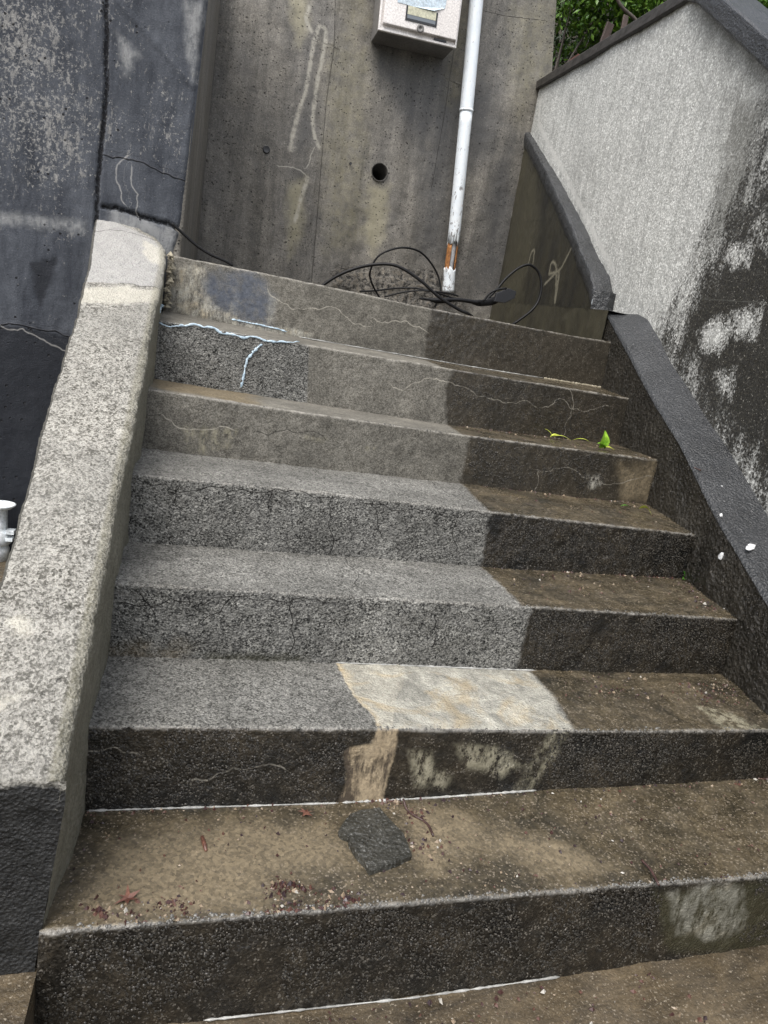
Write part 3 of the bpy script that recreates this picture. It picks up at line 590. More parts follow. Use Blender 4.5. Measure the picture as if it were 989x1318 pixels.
for pl in ([(185, 310), (215, 325), (208, 345), (186, 330)], [(105, 372), (160, 370), (206, 374), (200, 388), (160, 392), (100, 392)], [(14, 806), (26, 798), (42, 806), (40, 820), (18, 820)], [(0, 890), (25, 894), (26, 902), (0, 908)]):
    A['pale'] = np.maximum(A['pale'], np.where(lab_u > 17, poly_sdf([toT(p) for p in pl], x_, y_), -1))
A['cr_s'], A['cr_m'] = line_field([jag([toT(p) for p in [(157, 366), (180, 370), (212, 371)]], .15, 3, 4), jag([toT(p) for p in [(112, 300), (160, 299), (214, 312)]], .1, 3, 4)], x_, y_); A['cr_m'] *= (lab_u > 17)
d = .0022*fbm(P, 45, 3, 31)+.004*vnoise(P, 9, 33)
P[..., 2] += d; P[..., 0] += np.where(lab_u < 22, d, -d*(lab_u > P.shape[1]-14))
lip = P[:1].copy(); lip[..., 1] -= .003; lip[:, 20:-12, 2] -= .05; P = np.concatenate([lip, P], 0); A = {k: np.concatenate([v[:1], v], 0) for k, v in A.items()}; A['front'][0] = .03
V, F = sheet(P); nb, mb = P.shape[:2]
link('parapet_body', V, F[:, ::-1].copy(), M_LCOP, lp, attrs=A)
# its blackened front end face
fx = np.linspace(0, 1, 60); fz = np.linspace(0, 1, 90); FX, FZ = np.meshgrid(fx, fz, indexing='ij')
zz = .125+(.490-.125)*FZ; xr = -.030+.030*np.clip((zz-.15)/.3, 0, 1); xx = -.205+(xr+.004+.205)*FX
P = np.stack([xx, np.full_like(xx, -.275), zz], -1); rim = np.minimum(np.minimum(FX*.18, (1-FX)*.18), (1-FZ)*.35)
P[..., 1] += -.0015*fbm(P, 40, 3, 8)*np.clip(rim/.02, 0, 1); P[..., 1] += .0
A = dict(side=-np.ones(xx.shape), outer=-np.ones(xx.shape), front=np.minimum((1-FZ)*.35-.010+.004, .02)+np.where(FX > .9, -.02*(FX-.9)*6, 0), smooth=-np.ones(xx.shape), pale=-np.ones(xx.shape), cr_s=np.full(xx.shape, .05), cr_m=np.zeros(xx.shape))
V, F = sheet(P); link('parapet_end', V, F, M_LCOP, lp, attrs=A)

# ================================================================== LEFT OLD WALL
lw = root('retaining_wall', (-.5, 1.9, 0), 'old blue-grey stained concrete wall rising behind the pale left parapet', 'wall')
WY = 1.80
xs = np.linspace(0, 1, 230); zs = np.linspace(0.08, 2.62, 400); XX, ZZ = np.meshgrid(xs, zs, indexing='ij')
xe = np.interp(ZZ, [0, 1.45, 1.541, 2.385, 3.1], [.01, .015, .035, .060, .075]); X = -1.35+(xe+1.35)*XX
P = np.stack([X, np.full_like(X, WY), ZZ], -1)
def toW(p): return onY(p, WY)[[0, 2]]
A = dict(dark=np.full(X.shape, -1.), pale=np.full(X.shape, -1.), fleck=np.full(X.shape, -1.), joint=np.full(X.shape, -1.))
for pl in ([(-300, 380), (0, 418), (50, 424), (92, 434), (100, 1400), (-300, 1400)], [(40, 340), (75, 330), (62, 375), (52, 395), (45, 372)]): A['dark'] = np.maximum(A['dark'], poly_sdf([toW(p) for p in pl], X, ZZ))
for pl in ([(238, 0), (266, 0), (250, 105), (238, 60)], [(140, 268), (225, 292), (228, 330), (150, 320)], [(150, 40), (180, 70), (160, 100)], [(-20, 270), (110, 285), (110, 300), (-20, 285)]): A['pale'] = np.maximum(A['pale'], poly_sdf([toW(p) for p in pl], X, ZZ)-.005)
for pl in ([(-50, -200), (130, -200), (128, 120), (100, 250), (-50, 260)], [(180, 120), (240, 90), (225, 210), (180, 200)]): A['fleck'] = np.maximum(A['fleck'], poly_sdf([toW(p) for p in pl], X, ZZ))
L = [jag([toW(p) for p in [(144, -300), (137, 60), (131, 180), (124, 295)]], .03, 4, 5), jag([toW(p) for p in [(132, 266), (165, 272), (200, 284), (233, 296)]], .1, 4, 6)]
js, jm = line_field(L, X, ZZ, .04); A['joint'] = np.where(jm > 0, .0075-abs(js), -1)
A['cr_s'], A['cr_m'] = line_field([jag([toW(p) for p in [(130, 198), (160, 203), (200, 217), (238, 232)]], .1, 3, 7), jag([toW(p) for p in [(0, 418), (50, 424), (92, 434)]], .1, 3, 8)], X, ZZ)
A['vn_s'], A['vn_m'] = line_field([jag([toW(p) for p in l], .15, 3, 9) for l in ([(165, 200), (150, 225), (160, 262)], [(170, 215), (178, 250), (176, 275)], [(0, 418), (30, 423), (60, 440), (88, 452)])], X, ZZ, .03)
d = .0012*fbm(P, 30, 3, 44)+.0025*fbm(P, 4, 2, 45); d -= np.clip(A['joint']+.004, 0, .01)*1.6
diag = seg_dist(toW((150, 0)), toW((248, 110)), X, ZZ)[0]; d += .004*np.exp(-(diag/.012)**2)
P[..., 1] -= d
P[..., 1] += .015*np.exp(-((1-XX)*1.4/.01)**2)
V, F = sheet(P); link('wall_face', V, F, M_LEFT, lw, attrs=A)
v, f = box((-1.34, WY+.025, .08), (.012, WY+.35, 2.60)); link('wall_core', v, f, M_LEFT, lw, smooth=False)

# ================================================================== BACK WALL (brown board-marked concrete)
BY_ = 4.15
def toB(p): return onY(p, BY_)[[0, 2]]
bw = root('concrete_wall', (1.3, 4.3, 1.4), 'tall brown-grey board-marked concrete wall at the top of the stairs', 'wall')
xs = np.arange(.03, 2.78, .0105); zs = np.arange(1.38, 4.3, .0115)
XX, ZZ = np.meshgrid(xs, zs, indexing='ij')
edge_x = np.interp(ZZ, [3.4, 3.53, 3.99, 4.9], [2.60, 2.578, 2.507, 2.40]); sc_ = np.where(ZZ > 3.3, 1, 0)
XX = np.where(ZZ > 3.25, .03+(XX-.03)*(edge_x-.03)/(2.78-.03), XX)
P = np.stack([XX, np.full_like(XX, BY_), ZZ], -1); A = {k: np.full(XX.shape, -1.) for k in ('dark', 'olive', 'yellow', 'glaze', 'rubble')}
def addp(k, *pls):
    for pl in pls: A[k] = np.maximum(A[k], poly_sdf([toB(p) for p in pl], XX, ZZ))
addp('dark', [(478, 50), (590, 80), (570, 150), (545, 230), (520, 140), (480, 90)], [(556, 100), (600, 120), (572, 330), (540, 330), (545, 220)], [(640, 200), (668, 165), (645, 370), (610, 390), (620, 280)], [(385, 90), (400, 60), (402, 170), (386, 190)], [(372, 220), (392, 225), (375, 300), (362, 290)], [(600, 100), (640, 110), (640, 200), (600, 220)])  # first outline puts the meter box's shadow into the wall colour
addp('olive', [(590, -50), (610, -50), (605, 60), (592, 130), (580, 130)], [(660, 0), (720, 0), (712, 95), (690, 115), (668, 150), (655, 90)], [(420, 60), (475, 60), (470, 300), (420, 330)], [(445, -40), (470, -40), (470, 50), (440, 60)])
addp('yellow', [(477, 238), (500, 240), (496, 300), (480, 330), (470, 300)], [(370, -30), (395, -30), (398, 30), (385, 60), (375, 20)], [(370, 240), (392, 230), (388, 300), (372, 330)])
addp('rubble', [(430, 345), (560, 350), (580, 372), (600, 395), (500, 395), (425, 372)])
L = [[(411, 33), (403, 60), (395, 110), (383, 150), (374, 190), (380, 192)], [(411, 33), (419, 40), (417, 65), (408, 110), (403, 150), (405, 175), (411, 190)], [(398, 10), (394, 25), (401, 40)], [(396, 230), (388, 255), (380, 285)]]
s_, m_ = line_field([[toB(p) for p in smooth_path([(*q, 0) for q in l], 5)[:, :2]] for l in L], XX, ZZ, .12); A['glaze'] = np.where(m_ > 0, .013-abs(s_), -1)
A['cr_s'], A['cr_m'] = line_field([[toB(p) for p in l] for l in ([(440, -300), (430, 60), (420, 130), (410, 260), (401, 362)], [(270, -300), (276, 40), (268, 120)], [(585, 60), (573, 140), (556, 240)], [(624, 14), (650, 20), (700, 26)], [(300, 360), (300, 361)])], XX, ZZ, .03)
A['vn_s'], A['vn_m'] = line_field([jag([toB(p) for p in l], .14, 3, 3) for l in ([(358, 214), (372, 215), (392, 224)], [(405, 190), (400, 200), (395, 215)])], XX, ZZ, .03)
d = .003*fbm(P, 12, 3, 50)+.005*fbm(P, 2, 2, 52)+np.where(XX < toB((430, 60))[0], .006, 0)+.016*np.clip(A['rubble']+.02, 0, .05)/.05*(1+fbm(P, 18, 3, 60))*.5
P[..., 1] -= d
hc = np.array([toB((488.5, 222))[0], toB((488.5, 222))[1]]); hr = .060
dist = np.hypot(XX-hc[0], ZZ-hc[1])
# open the drain hole: snap the nearest ring of vertices to the circle and leave out the faces inside
ins = dist < hr; V, F = sheet(P); insf = ins.ravel()[F].all(1); near = insf.copy()
Fk = F[~insf]; bnd = np.zeros(len(V), bool); bnd[np.intersect1d(np.unique(F[insf]), np.unique(Fk))] = True
dx = V[bnd][:, 0]-hc[0]; dz = V[bnd][:, 2]-hc[1]; rr = np.hypot(dx, dz); V[bnd, 0] = hc[0]+dx/rr*hr; V[bnd, 2] = hc[1]+dz/rr*hr
link('wall_face', V, Fk, M_WALL, bw, attrs=A)
n = 36; ang = np.linspace(0, 2*math.pi, n, endpoint=False); V = []; 
for dy, rr in ((-.012, hr+.004), (-.012, hr-.002), (.26, hr-.002)): V += [(hc[0]+rr*math.cos(a), BY_+dy, hc[1]+rr*math.sin(a)) for a in ang]
F = [(r*n+k, r*n+(k+1) % n, (r+1)*n+(k+1) % n, (r+1)*n+k) for r in (0, 1) for k in range(n)]+[tuple(range(2*n, 3*n))]
link('drain_hole', V, F, mat_simple('dirty_drain_lining', (.02, .019, .017), (.07, .065, .055), 60, .7), bw)
# small tie holes as dark discs, their inner shade put into the colour
def disc_cup(c, r, dep, mat, par, name='tie_hole_shade'):
    n = 16; ang = np.linspace(0, 2*math.pi, n, endpoint=False); V = []
    for dy, q in ((-.010, r*1.12), (-.0215, r), (-.020, r*.85)): V += [(c[0]+q*math.cos(a), BY_+dy, c[1]+q*math.sin(a)) for a in ang]
    F = [(k+j*n, j*n+(k+1) % n, (j+1)*n+(k+1) % n, (j+1)*n+k) for j in (0, 1) for k in range(n)]+[tuple(range(2*n, 3*n))]
    return link(name, V, F, mat, par)
disc_cup(toB((343, 193)), .024, .02, M_DARK, bw); disc_cup(toB((451, 211)), .009, .02, M_DARK, bw)
v, f = box((.05, BY_+.30, 1.38), (2.395, BY_+.6, 4.29)); link('wall_core', v, f, M_WALL, bw, smooth=False)
# return face between the old wall and the tall wall
zs = np.linspace(1.38, 3.5, 200); yy = np.linspace(WY+.01, BY_, 120); YY, ZZ = np.meshgrid(yy, zs, indexing='ij')
Xr = np.interp(YY, [WY, BY_], [.040, .084]); P = np.stack([Xr+.002*vnoise(np.stack([YY, YY, ZZ], -1), 5, 2), YY, ZZ], -1)
A2 = {k: np.full(YY.shape, -1.) for k in ('dark', 'olive', 'yellow', 'glaze', 'rubble')}
for c_ in ('cr', 'vn'): A2[c_+'_s'] = np.full(YY.shape, .05); A2[c_+'_m'] = np.zeros(YY.shape)
V, F = sheet(P, back=(-.03, 0, 0)); link('return_face', V, F[:, ::-1].copy(), M_WALL, bw, attrs=A2)

# ================================================================== RIGHT SIDE: lower parapet, ledge, upper parapet, stucco wall
rp = root('stair_side_wall', (1.95, .6, 0), 'low black mouldy side wall with blue-grey wet coping along the right of the stairs', 'parapet')
inn = [onR(p) for p in [(989, 771), (923, 661.6), (877.5, 570.6), (832, 495), (781, 400)]]; iy = [p[1] for p in inn]; iz = [p[2] for p in inn]
slope = (iz[-1]-iz[0])/(iy[-1]-iy[0]); iy = [-1.05]+iy+[1.9]; iz = [iz[0]-slope*(inn[0][1]+1.05)]+iz+[iz[-1]+.02]
zin = lambda y: np.interp(y, iy, iz)
out = [onS(p) for p in [(989, 665), (911.6, 540), (862, 461), (851, 438), (835, 412), (820, 404)]]; oy = [p[1] for p in out]; oz = [p[2] for p in out]
so_ = (oz[1]-oz[0])/(oy[1]-oy[0]); oy = [-1.05]+oy+[2.0]; oz = [max(oz[0]-so_*(out[0][1]+1.05), .05)]+oz+[oz[-1]+.01]
zout = lambda y: np.interp(y, oy, oz)
ys = np.linspace(-1.05, 1.875, 500); tt = np.linspace(0, 1, 60)
YY, TT = np.meshgrid(ys, tt, indexing='ij'); zi = zin(YY); X = inner_x(YY)+0*TT
P = np.stack([X, YY, -.02+(zi-.012+.02)*TT], -1); d = .004*fbm(P, 45, 3, 70)+.008*fbm(P, 8, 3, 71); P[..., 0] -= d*np.clip((1-TT)*12, 0, 1)
V, F = sheet(P); link('wall_side', V, F, M_INNER, rp)
tt = np.linspace(0, 1, 34); YY, TT = np.meshgrid(ys, tt, indexing='ij'); zi = zin(YY); zo = zout(YY); xi = inner_x(YY)-.004; xo = stucco_x(YY)+.004
P = np.stack([xi+(xo-xi)*TT, YY, zi+(zo-zi)*TT], -1); P[..., 2] += .0015*fbm(P, 40, 3, 72)+.003*fbm(P, 6, 2, 73); P[..., 2] -= .012*np.exp(-(TT/.025)**2)
V, F = sheet(P); link('coping', V, F[:, ::-1].copy(), M_COPING, rp)
# ledge beside the landing
led = root('concrete_ledge', (2.2, 3., 1.4), 'low mossy concrete kerb beside the landing under the dark side wall', 'kerb')
ys = np.linspace(1.80, BY_, 160); zt = np.interp(ys, [1.8, 1.875, BY_], [1.583, 1.588, 1.766])
tt = np.linspace(0, 1, 24); YY, TT = np.meshgrid(ys, tt, indexing='ij'); P = np.stack([inner_x(YY)-.012, YY, 1.20+(zt[:, None]-1.20)*TT], -1); P[..., 0] -= .003*fbm(P, 20, 3, 80)
A = dict(olive=np.where(P[..., 2] > 0, .02+.04*fbm(P, 4, 2, 3), 0), vn_s=np.full(YY.shape, .05), vn_m=np.zeros(YY.shape), cr_s=np.full(YY.shape, .05), cr_m=np.zeros(YY.shape))
V, F = sheet(P); link('kerb_face', V, F, M_TRI, led, attrs=A)
tt = np.linspace(0, 1, 12); YY, TT = np.meshgrid(ys, tt, indexing='ij'); P = np.stack([inner_x(YY)-.012+(stucco_x(YY)-inner_x(YY)+.016)*TT, YY, zt[:, None]+0*TT-.002], -1)
V, F = sheet(P); link('kerb_top', V, F[:, ::-1].copy(), M_MORTAR if False else M_COPING, led)
# upper parapet
up = root('upper_parapet', (2.3, 3., 1.5), 'dark steep parapet with rounded coping climbing from the kerb to the tall wall', 'parapet')
cin = [onR(p) for p in [(758, 391), (762, 351), (747, 320), (739, 295), (706, 224), (672, 160)]]
cy_ = [2.06, 2.16, 2.404, 2.575, 3.318, 4.328]; cz_ = [1.70, 1.80, 1.954, 2.085, 2.559, 3.166]
zc = lambda y: np.interp(y, cy_, cz_)
ys = np.linspace(2.09, BY_, 240); tt = np.linspace(0, 1, 90); YY, TT = np.meshgrid(ys, tt, indexing='ij'); P = np.stack([inner_x(YY)+.012, YY, 1.55+(zc(YY)-1.55)*TT], -1)
def toR(p): return onR(p)[[1, 2]]
A = dict(olive=poly_sdf([toR(p) for p in [(672, 175), (690, 215), (690, 300), (665, 380), (640, 380), (655, 280)]], YY, P[..., 2]))
A['vn_s'], A['vn_m'] = line_field([[toR(q[:2]) for q in smooth_path([(*p, 0) for p in l], 4)] for l in ([(740, 304), (728, 330), (718, 347), (705, 352)], [(705, 352), (708, 338), (713, 340), (714, 360), (712, 388)], [(718, 347), (716, 365), (713, 388)], [(700, 365), (712, 352)], [(678, 340), (682, 325), (686, 322), (684, 340)])], YY, P[..., 2], .05)
A['cr_s'], A['cr_m'] = line_field([[toR(p) for p in [(674, 285), (735, 280)]]], YY, P[..., 2], .03)
P[..., 0] -= .002*fbm(P, 20, 2, 83); V, F = sheet(P); link('wall_side', V, F, M_TRI, up, attrs=A)
# coping slab with rounded end: swept cross-section
ys = np.linspace(2.05, BY_+.02, 160); rows = []
for y in ys:
    xi = inner_x(y)-.006; xo = stucco_x(y)+.01; z0 = float(zc(y)); th = .075; e = math.sqrt(max(0, 1-max(0, (2.12-y)/.08)**2)) if y < 2.12 else 1
    r = [(xi+.01, y, z0-th-.02), (xi, y, z0-th*.8), (xi, y, z0-.022), (xi+.004, y, z0-.008), (xi+.014, y, z0), (xi+.05 if xo-xi > .08 else (xi+xo)/2, y, z0+.003), ((xi+xo)/2+.01, y, z0+.002), (xo-.01, y, z0), (xo, y, z0-.02), (xo, y, z0-th)]
    rows.append(r)
P = np.array(rows); k = P.shape[1]
# finer across
u = np.linspace(0, k-1, 40); P = np.stack([np.stack([np.interp(u, range(k), P[i, :, c]) for c in range(3)], -1) for i in range(len(ys))]); P[..., 2] += .0035*fbm(P, 30, 3, 90); P[..., 0] -= .004*fbm(P, 25, 3, 91)
V, F = sheet(P); link('coping', V, F[:, ::-1].copy(), M_COPING, up)
pe = [(2.105, 2.07), (2.215, 2.035)]; ex = np.linspace(0, 1, 26); ez = np.linspace(0, 1, 30); EX, EZ = np.meshgrid(ex, ez, indexing='ij')
P = np.stack([inner_x(2.07)-.010+(stucco_x(2.05)+.008-inner_x(2.07)+.006)*EX, 2.05-.02*np.sin(EX*math.pi)-.012*EX, 1.56+(float(zc(2.05))-1.56)*EZ], -1); P[..., 1] -= .004*fbm(P, 40, 3, 92)
V, F = sheet(P); link('end_face', V, F, M_COPING, up)

# stucco wall
sw = root('stucco_wall', (2.2, 2., 0), 'pale rough stucco wall on the right with black mould spreading from its lower corner', 'wall')
ty = [-1.6, 1.17, 1.83, 1.95, 4.17]; tz = [.37, 2.48, 2.98, 3.03, 3.38]; ztopS = lambda y: np.interp(y, ty, tz)
ys = np.linspace(-1.6, BY_-.002, 520); tt = np.linspace(0, 1, 230); YY, TT = np.meshgrid(ys, tt, indexing='ij')
zbot = np.where(YY < 2.0, np.maximum(zout(YY)-.06, -.02), np.where(YY < 2.06, 1.5, zc(YY)-.16)); zbot = np.minimum(zbot, ztopS(YY)-.02)
Z = zbot+(ztopS(YY)-zbot)*TT; P = np.stack([stucco_x(YY), YY, Z], -1)
def toS(p): return onS(p)[[1, 2]]
A = dict(mould=poly_sdf([toS(p) for p in [(1000, 150), (975, 215), (960, 250), (940, 265), (920, 300), (905, 345), (885, 390), (868, 430), (850, 430), (860, 470), (920, 570), (989, 680), (1200, 1200), (1400, 300)]], YY, Z))
for pl in ([(895, 425), (930, 400), (950, 420), (925, 460), (905, 455)], [(940, 400), (985, 385), (975, 440), (945, 440)], [(935, 320), (975, 300), (965, 345), (940, 350)], [(915, 480), (950, 470), (945, 520), (922, 510)], [(960, 300), (989, 250), (989, 330)]):
    sdf = poly_sdf([toS(p) for p in pl], YY, Z); A['mould'] = np.where(sdf > -.005, np.minimum(A['mould'], .09-(sdf+.005)*3.2), A['mould'])
A['mould'] = np.clip(A['mould'], -.6, .3)
A['grey'] = np.maximum.reduce([poly_sdf([toS(p) for p in pl], YY, Z) for pl in ([(905, -5), (925, 10), (995, 90), (989, 130), (950, 80), (915, 35)], [(940, 120), (989, 130), (960, 260), (900, 340), (930, 220)])])
s_, m_ = line_field([[toS(p) for p in [(695, 130), (694, 160), (740, 250), (790, 348)]]], YY, Z, .1); A['white'] = np.where(m_ > 0, .018-abs(s_), -1)
A['cr_s'], A['cr_m'] = line_field([jag([toS(p) for p in [(966, 84), (958, 105), (952, 130), (945, 150)]], .08, 3, 2), jag([toS(p) for p in [(905, 385), (950, 388), (989, 392)]], .03, 3, 2)], YY, Z, .03)
P[..., 0] -= .0012*fbm(P, 45, 2, 100)+.008*fbm(P, 2.5, 2, 101); V, F = sheet(P, back=(.16, 0, 0)); link('wall_face', V, F, M_STUCCO, sw, attrs={k: np.asarray(v) for k, v in A.items()})
# dark thin capping along the level top, broad sloping coping beyond the peak
def sweep_y(y0, y1, n, prof_, zf_, mat, name, par, seed):
    ys = np.linspace(y0, y1, n); k = len(prof_); u = np.linspace(0, k-1, 5*k); pr = np.array(prof_)
    pu = np.stack([np.interp(u, range(k), pr[:, 0]), np.interp(u, range(k), pr[:, 1])], -1)
    P = np.array([[(stucco_x(y)+a, y, zf_(y)+b) for a, b in pu] for y in ys]); P = P+(.0025*fbm(P, 30, 3, seed))[..., None]
    V, F = sheet(P); F = F[:, ::-1].tolist(); kk = P.shape[1]
    F += [tuple(range(kk)), tuple(range((len(ys)-1)*kk, len(ys)*kk))[::-1]]
    return link(name, V, F, mat, par, smooth=False)
sweep_y(1.9, BY_+.1, 80, [(.0, -.008), (-.03, -.008), (-.032, .045), (-.02, .055), (.14, .055), (.15, .0), (0, -.008)], ztopS, M_RAIL, 'capping_board', sw, 110)
sweep_y(-1.6, 1.90, 120, [(.02, -.012), (-.055, -.012), (-.06, .0), (-.06, .075), (-.05, .085), (.10, .09), (.25, .085), (.255, 0), (.02, -.012)], ztopS, M_COPING, 'coping', sw, 111)

# ================================================================== METER BOX
mb = root('meter_box', (1.45, BY_-.13, 3.35), 'dull steel meter box with a small window mounted high on the brown wall', 'box')
YF = 3.90
c0 = onY((487, 38), YF); c1 = onY((587.5, 62), YF)
bx0, bx1 = c0[0], c1[0]; bz = (c0[2]+c1[2])/2
print('box', c0, c1, onY((475.6, 58), 4.13), onY((569.5, 83), 4.13))
H = .75; tiltb = (c1[2]-c0[2])/(bx1-bx0)
def bpt(a, y, h): return (bx0+(bx1-bx0)*a-.045*h, y, c0[2]+(c1[2]-c0[2])*a+h)
def bbox(a0, a1, y0, y1, h0, h1):
    v = [bpt(a0, y0, h0), bpt(a1, y0, h0), bpt(a1, y1, h0), bpt(a0, y1, h0), bpt(a0, y0, h1), bpt(a1, y0, h1), bpt(a1, y1, h1), bpt(a0, y1, h1)]
    return v, [(0, 3, 2, 1), (4, 5, 6, 7), (0, 1, 5, 4), (1, 2, 6, 5), (2, 3, 7, 6), (3, 0, 4, 7)]
o = link('body', *bbox(.012, .988, YF+.018, BY_-.006, .008, H), M_STEELD, mb, smooth=False); bevel(o, .004)
o = link('front_frame', *merge(bbox(0, 1, YF, YF+.02, 0, .016), bbox(0, .025, YF, YF+.02, .0165, H), bbox(.975, 1, YF, YF+.02, .0165, H), bbox(.026, .974, YF+.012, YF+.02, .0165, H)), M_STEEL, mb, smooth=False); bevel(o, .002, 1)
door = link('door', *bbox(.045, .975, YF-.022, YF+.008, .04, H-.04), M_STEEL, mb, smooth=False); bevel(door, .005)
def px_h(p, y=YF-.022):
    q = onY(p, y); 
    a = (q[0]-bx0)/(bx1-bx0); h = q[2]-(c0[2]+(c1[2]-c0[2])*a); a = (q[0]+.045*h-bx0)/(bx1-bx0); h = q[2]-(c0[2]+(c1[2]-c0[2])*a); return a, h
a0, h0 = px_h((521.6, 25.6)); a1, h1 = px_h((563, 17.8)); hm = h0+.045; a1, _ = px_h((561.7, 36)); h1 = px_h((523.4, 6.7))[1]
fr = link('window_frame', *merge(bbox(a0, a1, YF-.027, YF-.020, h0, h0+.012), bbox(a0, a0+.018, YF-.027, YF-.020, h0+.0125, h1), bbox(a1-.018, a1, YF-.027, YF-.020, h0+.0125, h1)), M_DARK, mb, smooth=False)
link('window_pane', *bbox(a0+.02, a1-.02, YF-.0255, YF-.0225, h0+.014, h0+(h1-h0)*.42), G('grey_glass').done((.16, .18, .2), .15), mb, smooth=False)
link('paper_card', *bbox(a0+.02, a1-.02, YF-.0265, YF-.0225, h0+(h1-h0)*.425, h1), mat_simple('yellowed_card', (.42, .41, .3), (.6, .59, .45), 60, .6, .0003, 12), mb, smooth=False)
# peeling blue-white sticker above the window
st = [px_h(p) for p in [(512, 3), (530, 8), (558, 15), (573, 11), (575, 0), (578, -25), (512, -25)]]
V = [bpt(a, YF-.0245-(.012 if k == 2 else 0), h) for k, (a, h) in enumerate(st)]+[bpt(a, YF-.0235, h) for a, h in st]; ns = len(st)
link('sticker', V, [tuple(range(ns)), tuple(range(ns, 2*ns))[::-1]]+[(k, k+ns, (k+1) % ns+ns, (k+1) % ns) for k in range(ns)], mat_simple('pale_blue_label', (.42, .52, .6), (.62, .7, .75), 70, .6, .0003, 22), mb, smooth=False)
la, lh = px_h((541, 37)); n = 20; V = []
c = np.array(bpt(la, YF-.022, lh))
for dy, r in ((0, .026), (-.008, .026), (-.010, .022), (-.010, .010), (-.004, .009), (-.004, .0)): V += [(c[0]+r*math.cos(2*math.pi*k/n), c[1]+dy, c[2]+r*math.sin(2*math.pi*k/n)) for k in range(n)]
link('lock', V, [(j*n+k, j*n+(k+1) % n, (j+1)*n+(k+1) % n, (j+1)*n+k) for j in range(5) for k in range(n)], M_STEELD, mb)
link('latch_tab', *bbox(.70, .86, YF-.004, YF+.004, .018, .030), M_DARK, mb, smooth=False)

# ================================================================== PIPE
pp = root('drain_pipe', tuple(onY((577, 376), BY_-.125)), 'pale blue-white pipe with a rusty broken section near its foot, on the brown wall', 'pipe')
def mat_pvc():
    g = G('chipped_white_pvc'); m = g.noise(20, 5, .7); f = g.noise(60, 3, .7, vec=g.mapv((1, 1, .35)))
    c = g.mix(g.rng(m, .35, .7), (.72, .78, .83), (.83, .87, .89)); z = g.n('ShaderNodeSeparateXYZ'); g.put(z.inputs[0], g.tc)
    low = g.rng(z.outputs[2], 2.15, 3.3, .1, -.02); k = g.rng(g.math('ADD', f, low), .66, .70); c = g.mix(g.math('MULTIPLY', k, .8), c, (.10, .08, .07))
    rs = g.rng(g.math('ADD', g.noise(9, 4), low), .73, .76); c = g.mix(g.math('MULTIPLY', rs, .8), c, (.35, .13, .04))
    return g.done(c, .35, g.bump(m, .002, .4))
M_PVC = mat_pvc(); yp = BY_-.125
def pipe_at(px): return onY(px, yp)
top = pipe_at((613.5, 0)); bot = pipe_at((577, 376)); ax = (bot-top)/np.linalg.norm(bot-top)
joint = pipe_at((600.5, 142)); brk1 = pipe_at((583, 320)); brk0 = pipe_at((579, 346))
rp_ = .047
v1 = tube([top-ax*1.2, top-ax*1.19, top, joint-ax*(-.0)-(joint-top)/np.linalg.norm(joint-top)*.01, joint], rp_+.003, 28); link('upper_pipe', *v1, M_PVC, pp)
link('pipe_socket', *tube([joint-ax*.004, joint+ax*.012], rp_+.0055, 28), M_PVC, pp)
def shell(p0, p1, r, th, jag0, jag1, a0=0, a1=2*math.pi, n=32, m=10, seed=1):
    r_ = np.random.RandomState(seed); p0 = np.array(p0); p1 = np.array(p1); T = (p1-p0); L = np.linalg.norm(T); T /= L; N = np.cross(T, [0, 0, 1.]) if abs(T[2]) < .9 else np.cross(T, [0, 1., 0]); N /= np.linalg.norm(N); B = np.cross(T, N)
    V = []; e0 = jag0*r_.rand(n+1); e1 = jag1*r_.rand(n+1); closed = a1-a0 > 6.2
    if closed: e0[-1] = e0[0]; e1[-1] = e1[0]
    for rr in (r, r-th):
        for j in range(m+1):
            for k in range(n+1):
                a = a0+(a1-a0)*k/n; t = j/m; s = e0[k]*(1-t)+(L-e1[k])*t; V.append(p0+T*s+(N*math.cos(a)+B*math.sin(a))*rr)
    q = (m+1)*(n+1); F = []
    for j in range(m):
        for k in range(n):
            i = j*(n+1)+k; F += [(i, i+1, i+n+2, i+n+1), (q+i, q+i+n+1, q+i+n+2, q+i+1)]
    for k in range(n): F += [(k, q+k, q+k+1, k+1), (m*(n+1)+k, m*(n+1)+k+1, q+m*(n+1)+k+1, q+m*(n+1)+k)]
    for j in range(m):
        for k in (0, n): i = j*(n+1)+k; F.append((i, i+n+1, q+i+n+1, q+i) if k == 0 else (i, q+i, q+i+n+1, i+n+1))
    return V, F
link('lower_pipe', *shell(joint, brk1, rp_, .005, 0, .06, seed=2), M_PVC, pp)
link('pipe_stub', *shell(brk0-ax*.02, bot+ax*.0, rp_, .005, .05, .0, seed=5), M_PVC, pp)
M_RUST = mat_simple('orange_rust', (.12, .045, .015), (.50, .22, .07), 60, .7, .003, 18)
M_INPIPE = mat_simple('grey_inner_pipe', (.25, .26, .27), (.45, .46, .47), 40, .4, .001, 8)
link('inner_pipe', *tube([brk1-ax*.25, brk1, brk0, bot-ax*.01], .026, 16), M_INPIPE, pp)
link('rust_shard', *shell(brk1-ax*.05, brk0+ax*.05, rp_-.004, .006, .02, .06, a0=-.3, a1=1.0, n=10, seed=8), M_RUST, pp)
link('rust_shard', *shell(brk1-ax*.04, brk0+ax*.09, rp_-.005, .006, .05, .09, a0=2.1, a1=3.5, n=10, seed=9), M_RUST, pp)
link('rust_shard', *shell(brk1-ax*.03, brk0+ax*.02, rp_-.003, .006, .02, .05, a0=3.7, a1=5.9, n=14, seed=10), M_RUST, pp)
br = []
for pz in ((608, 58),):
    c = pipe_at(pz)
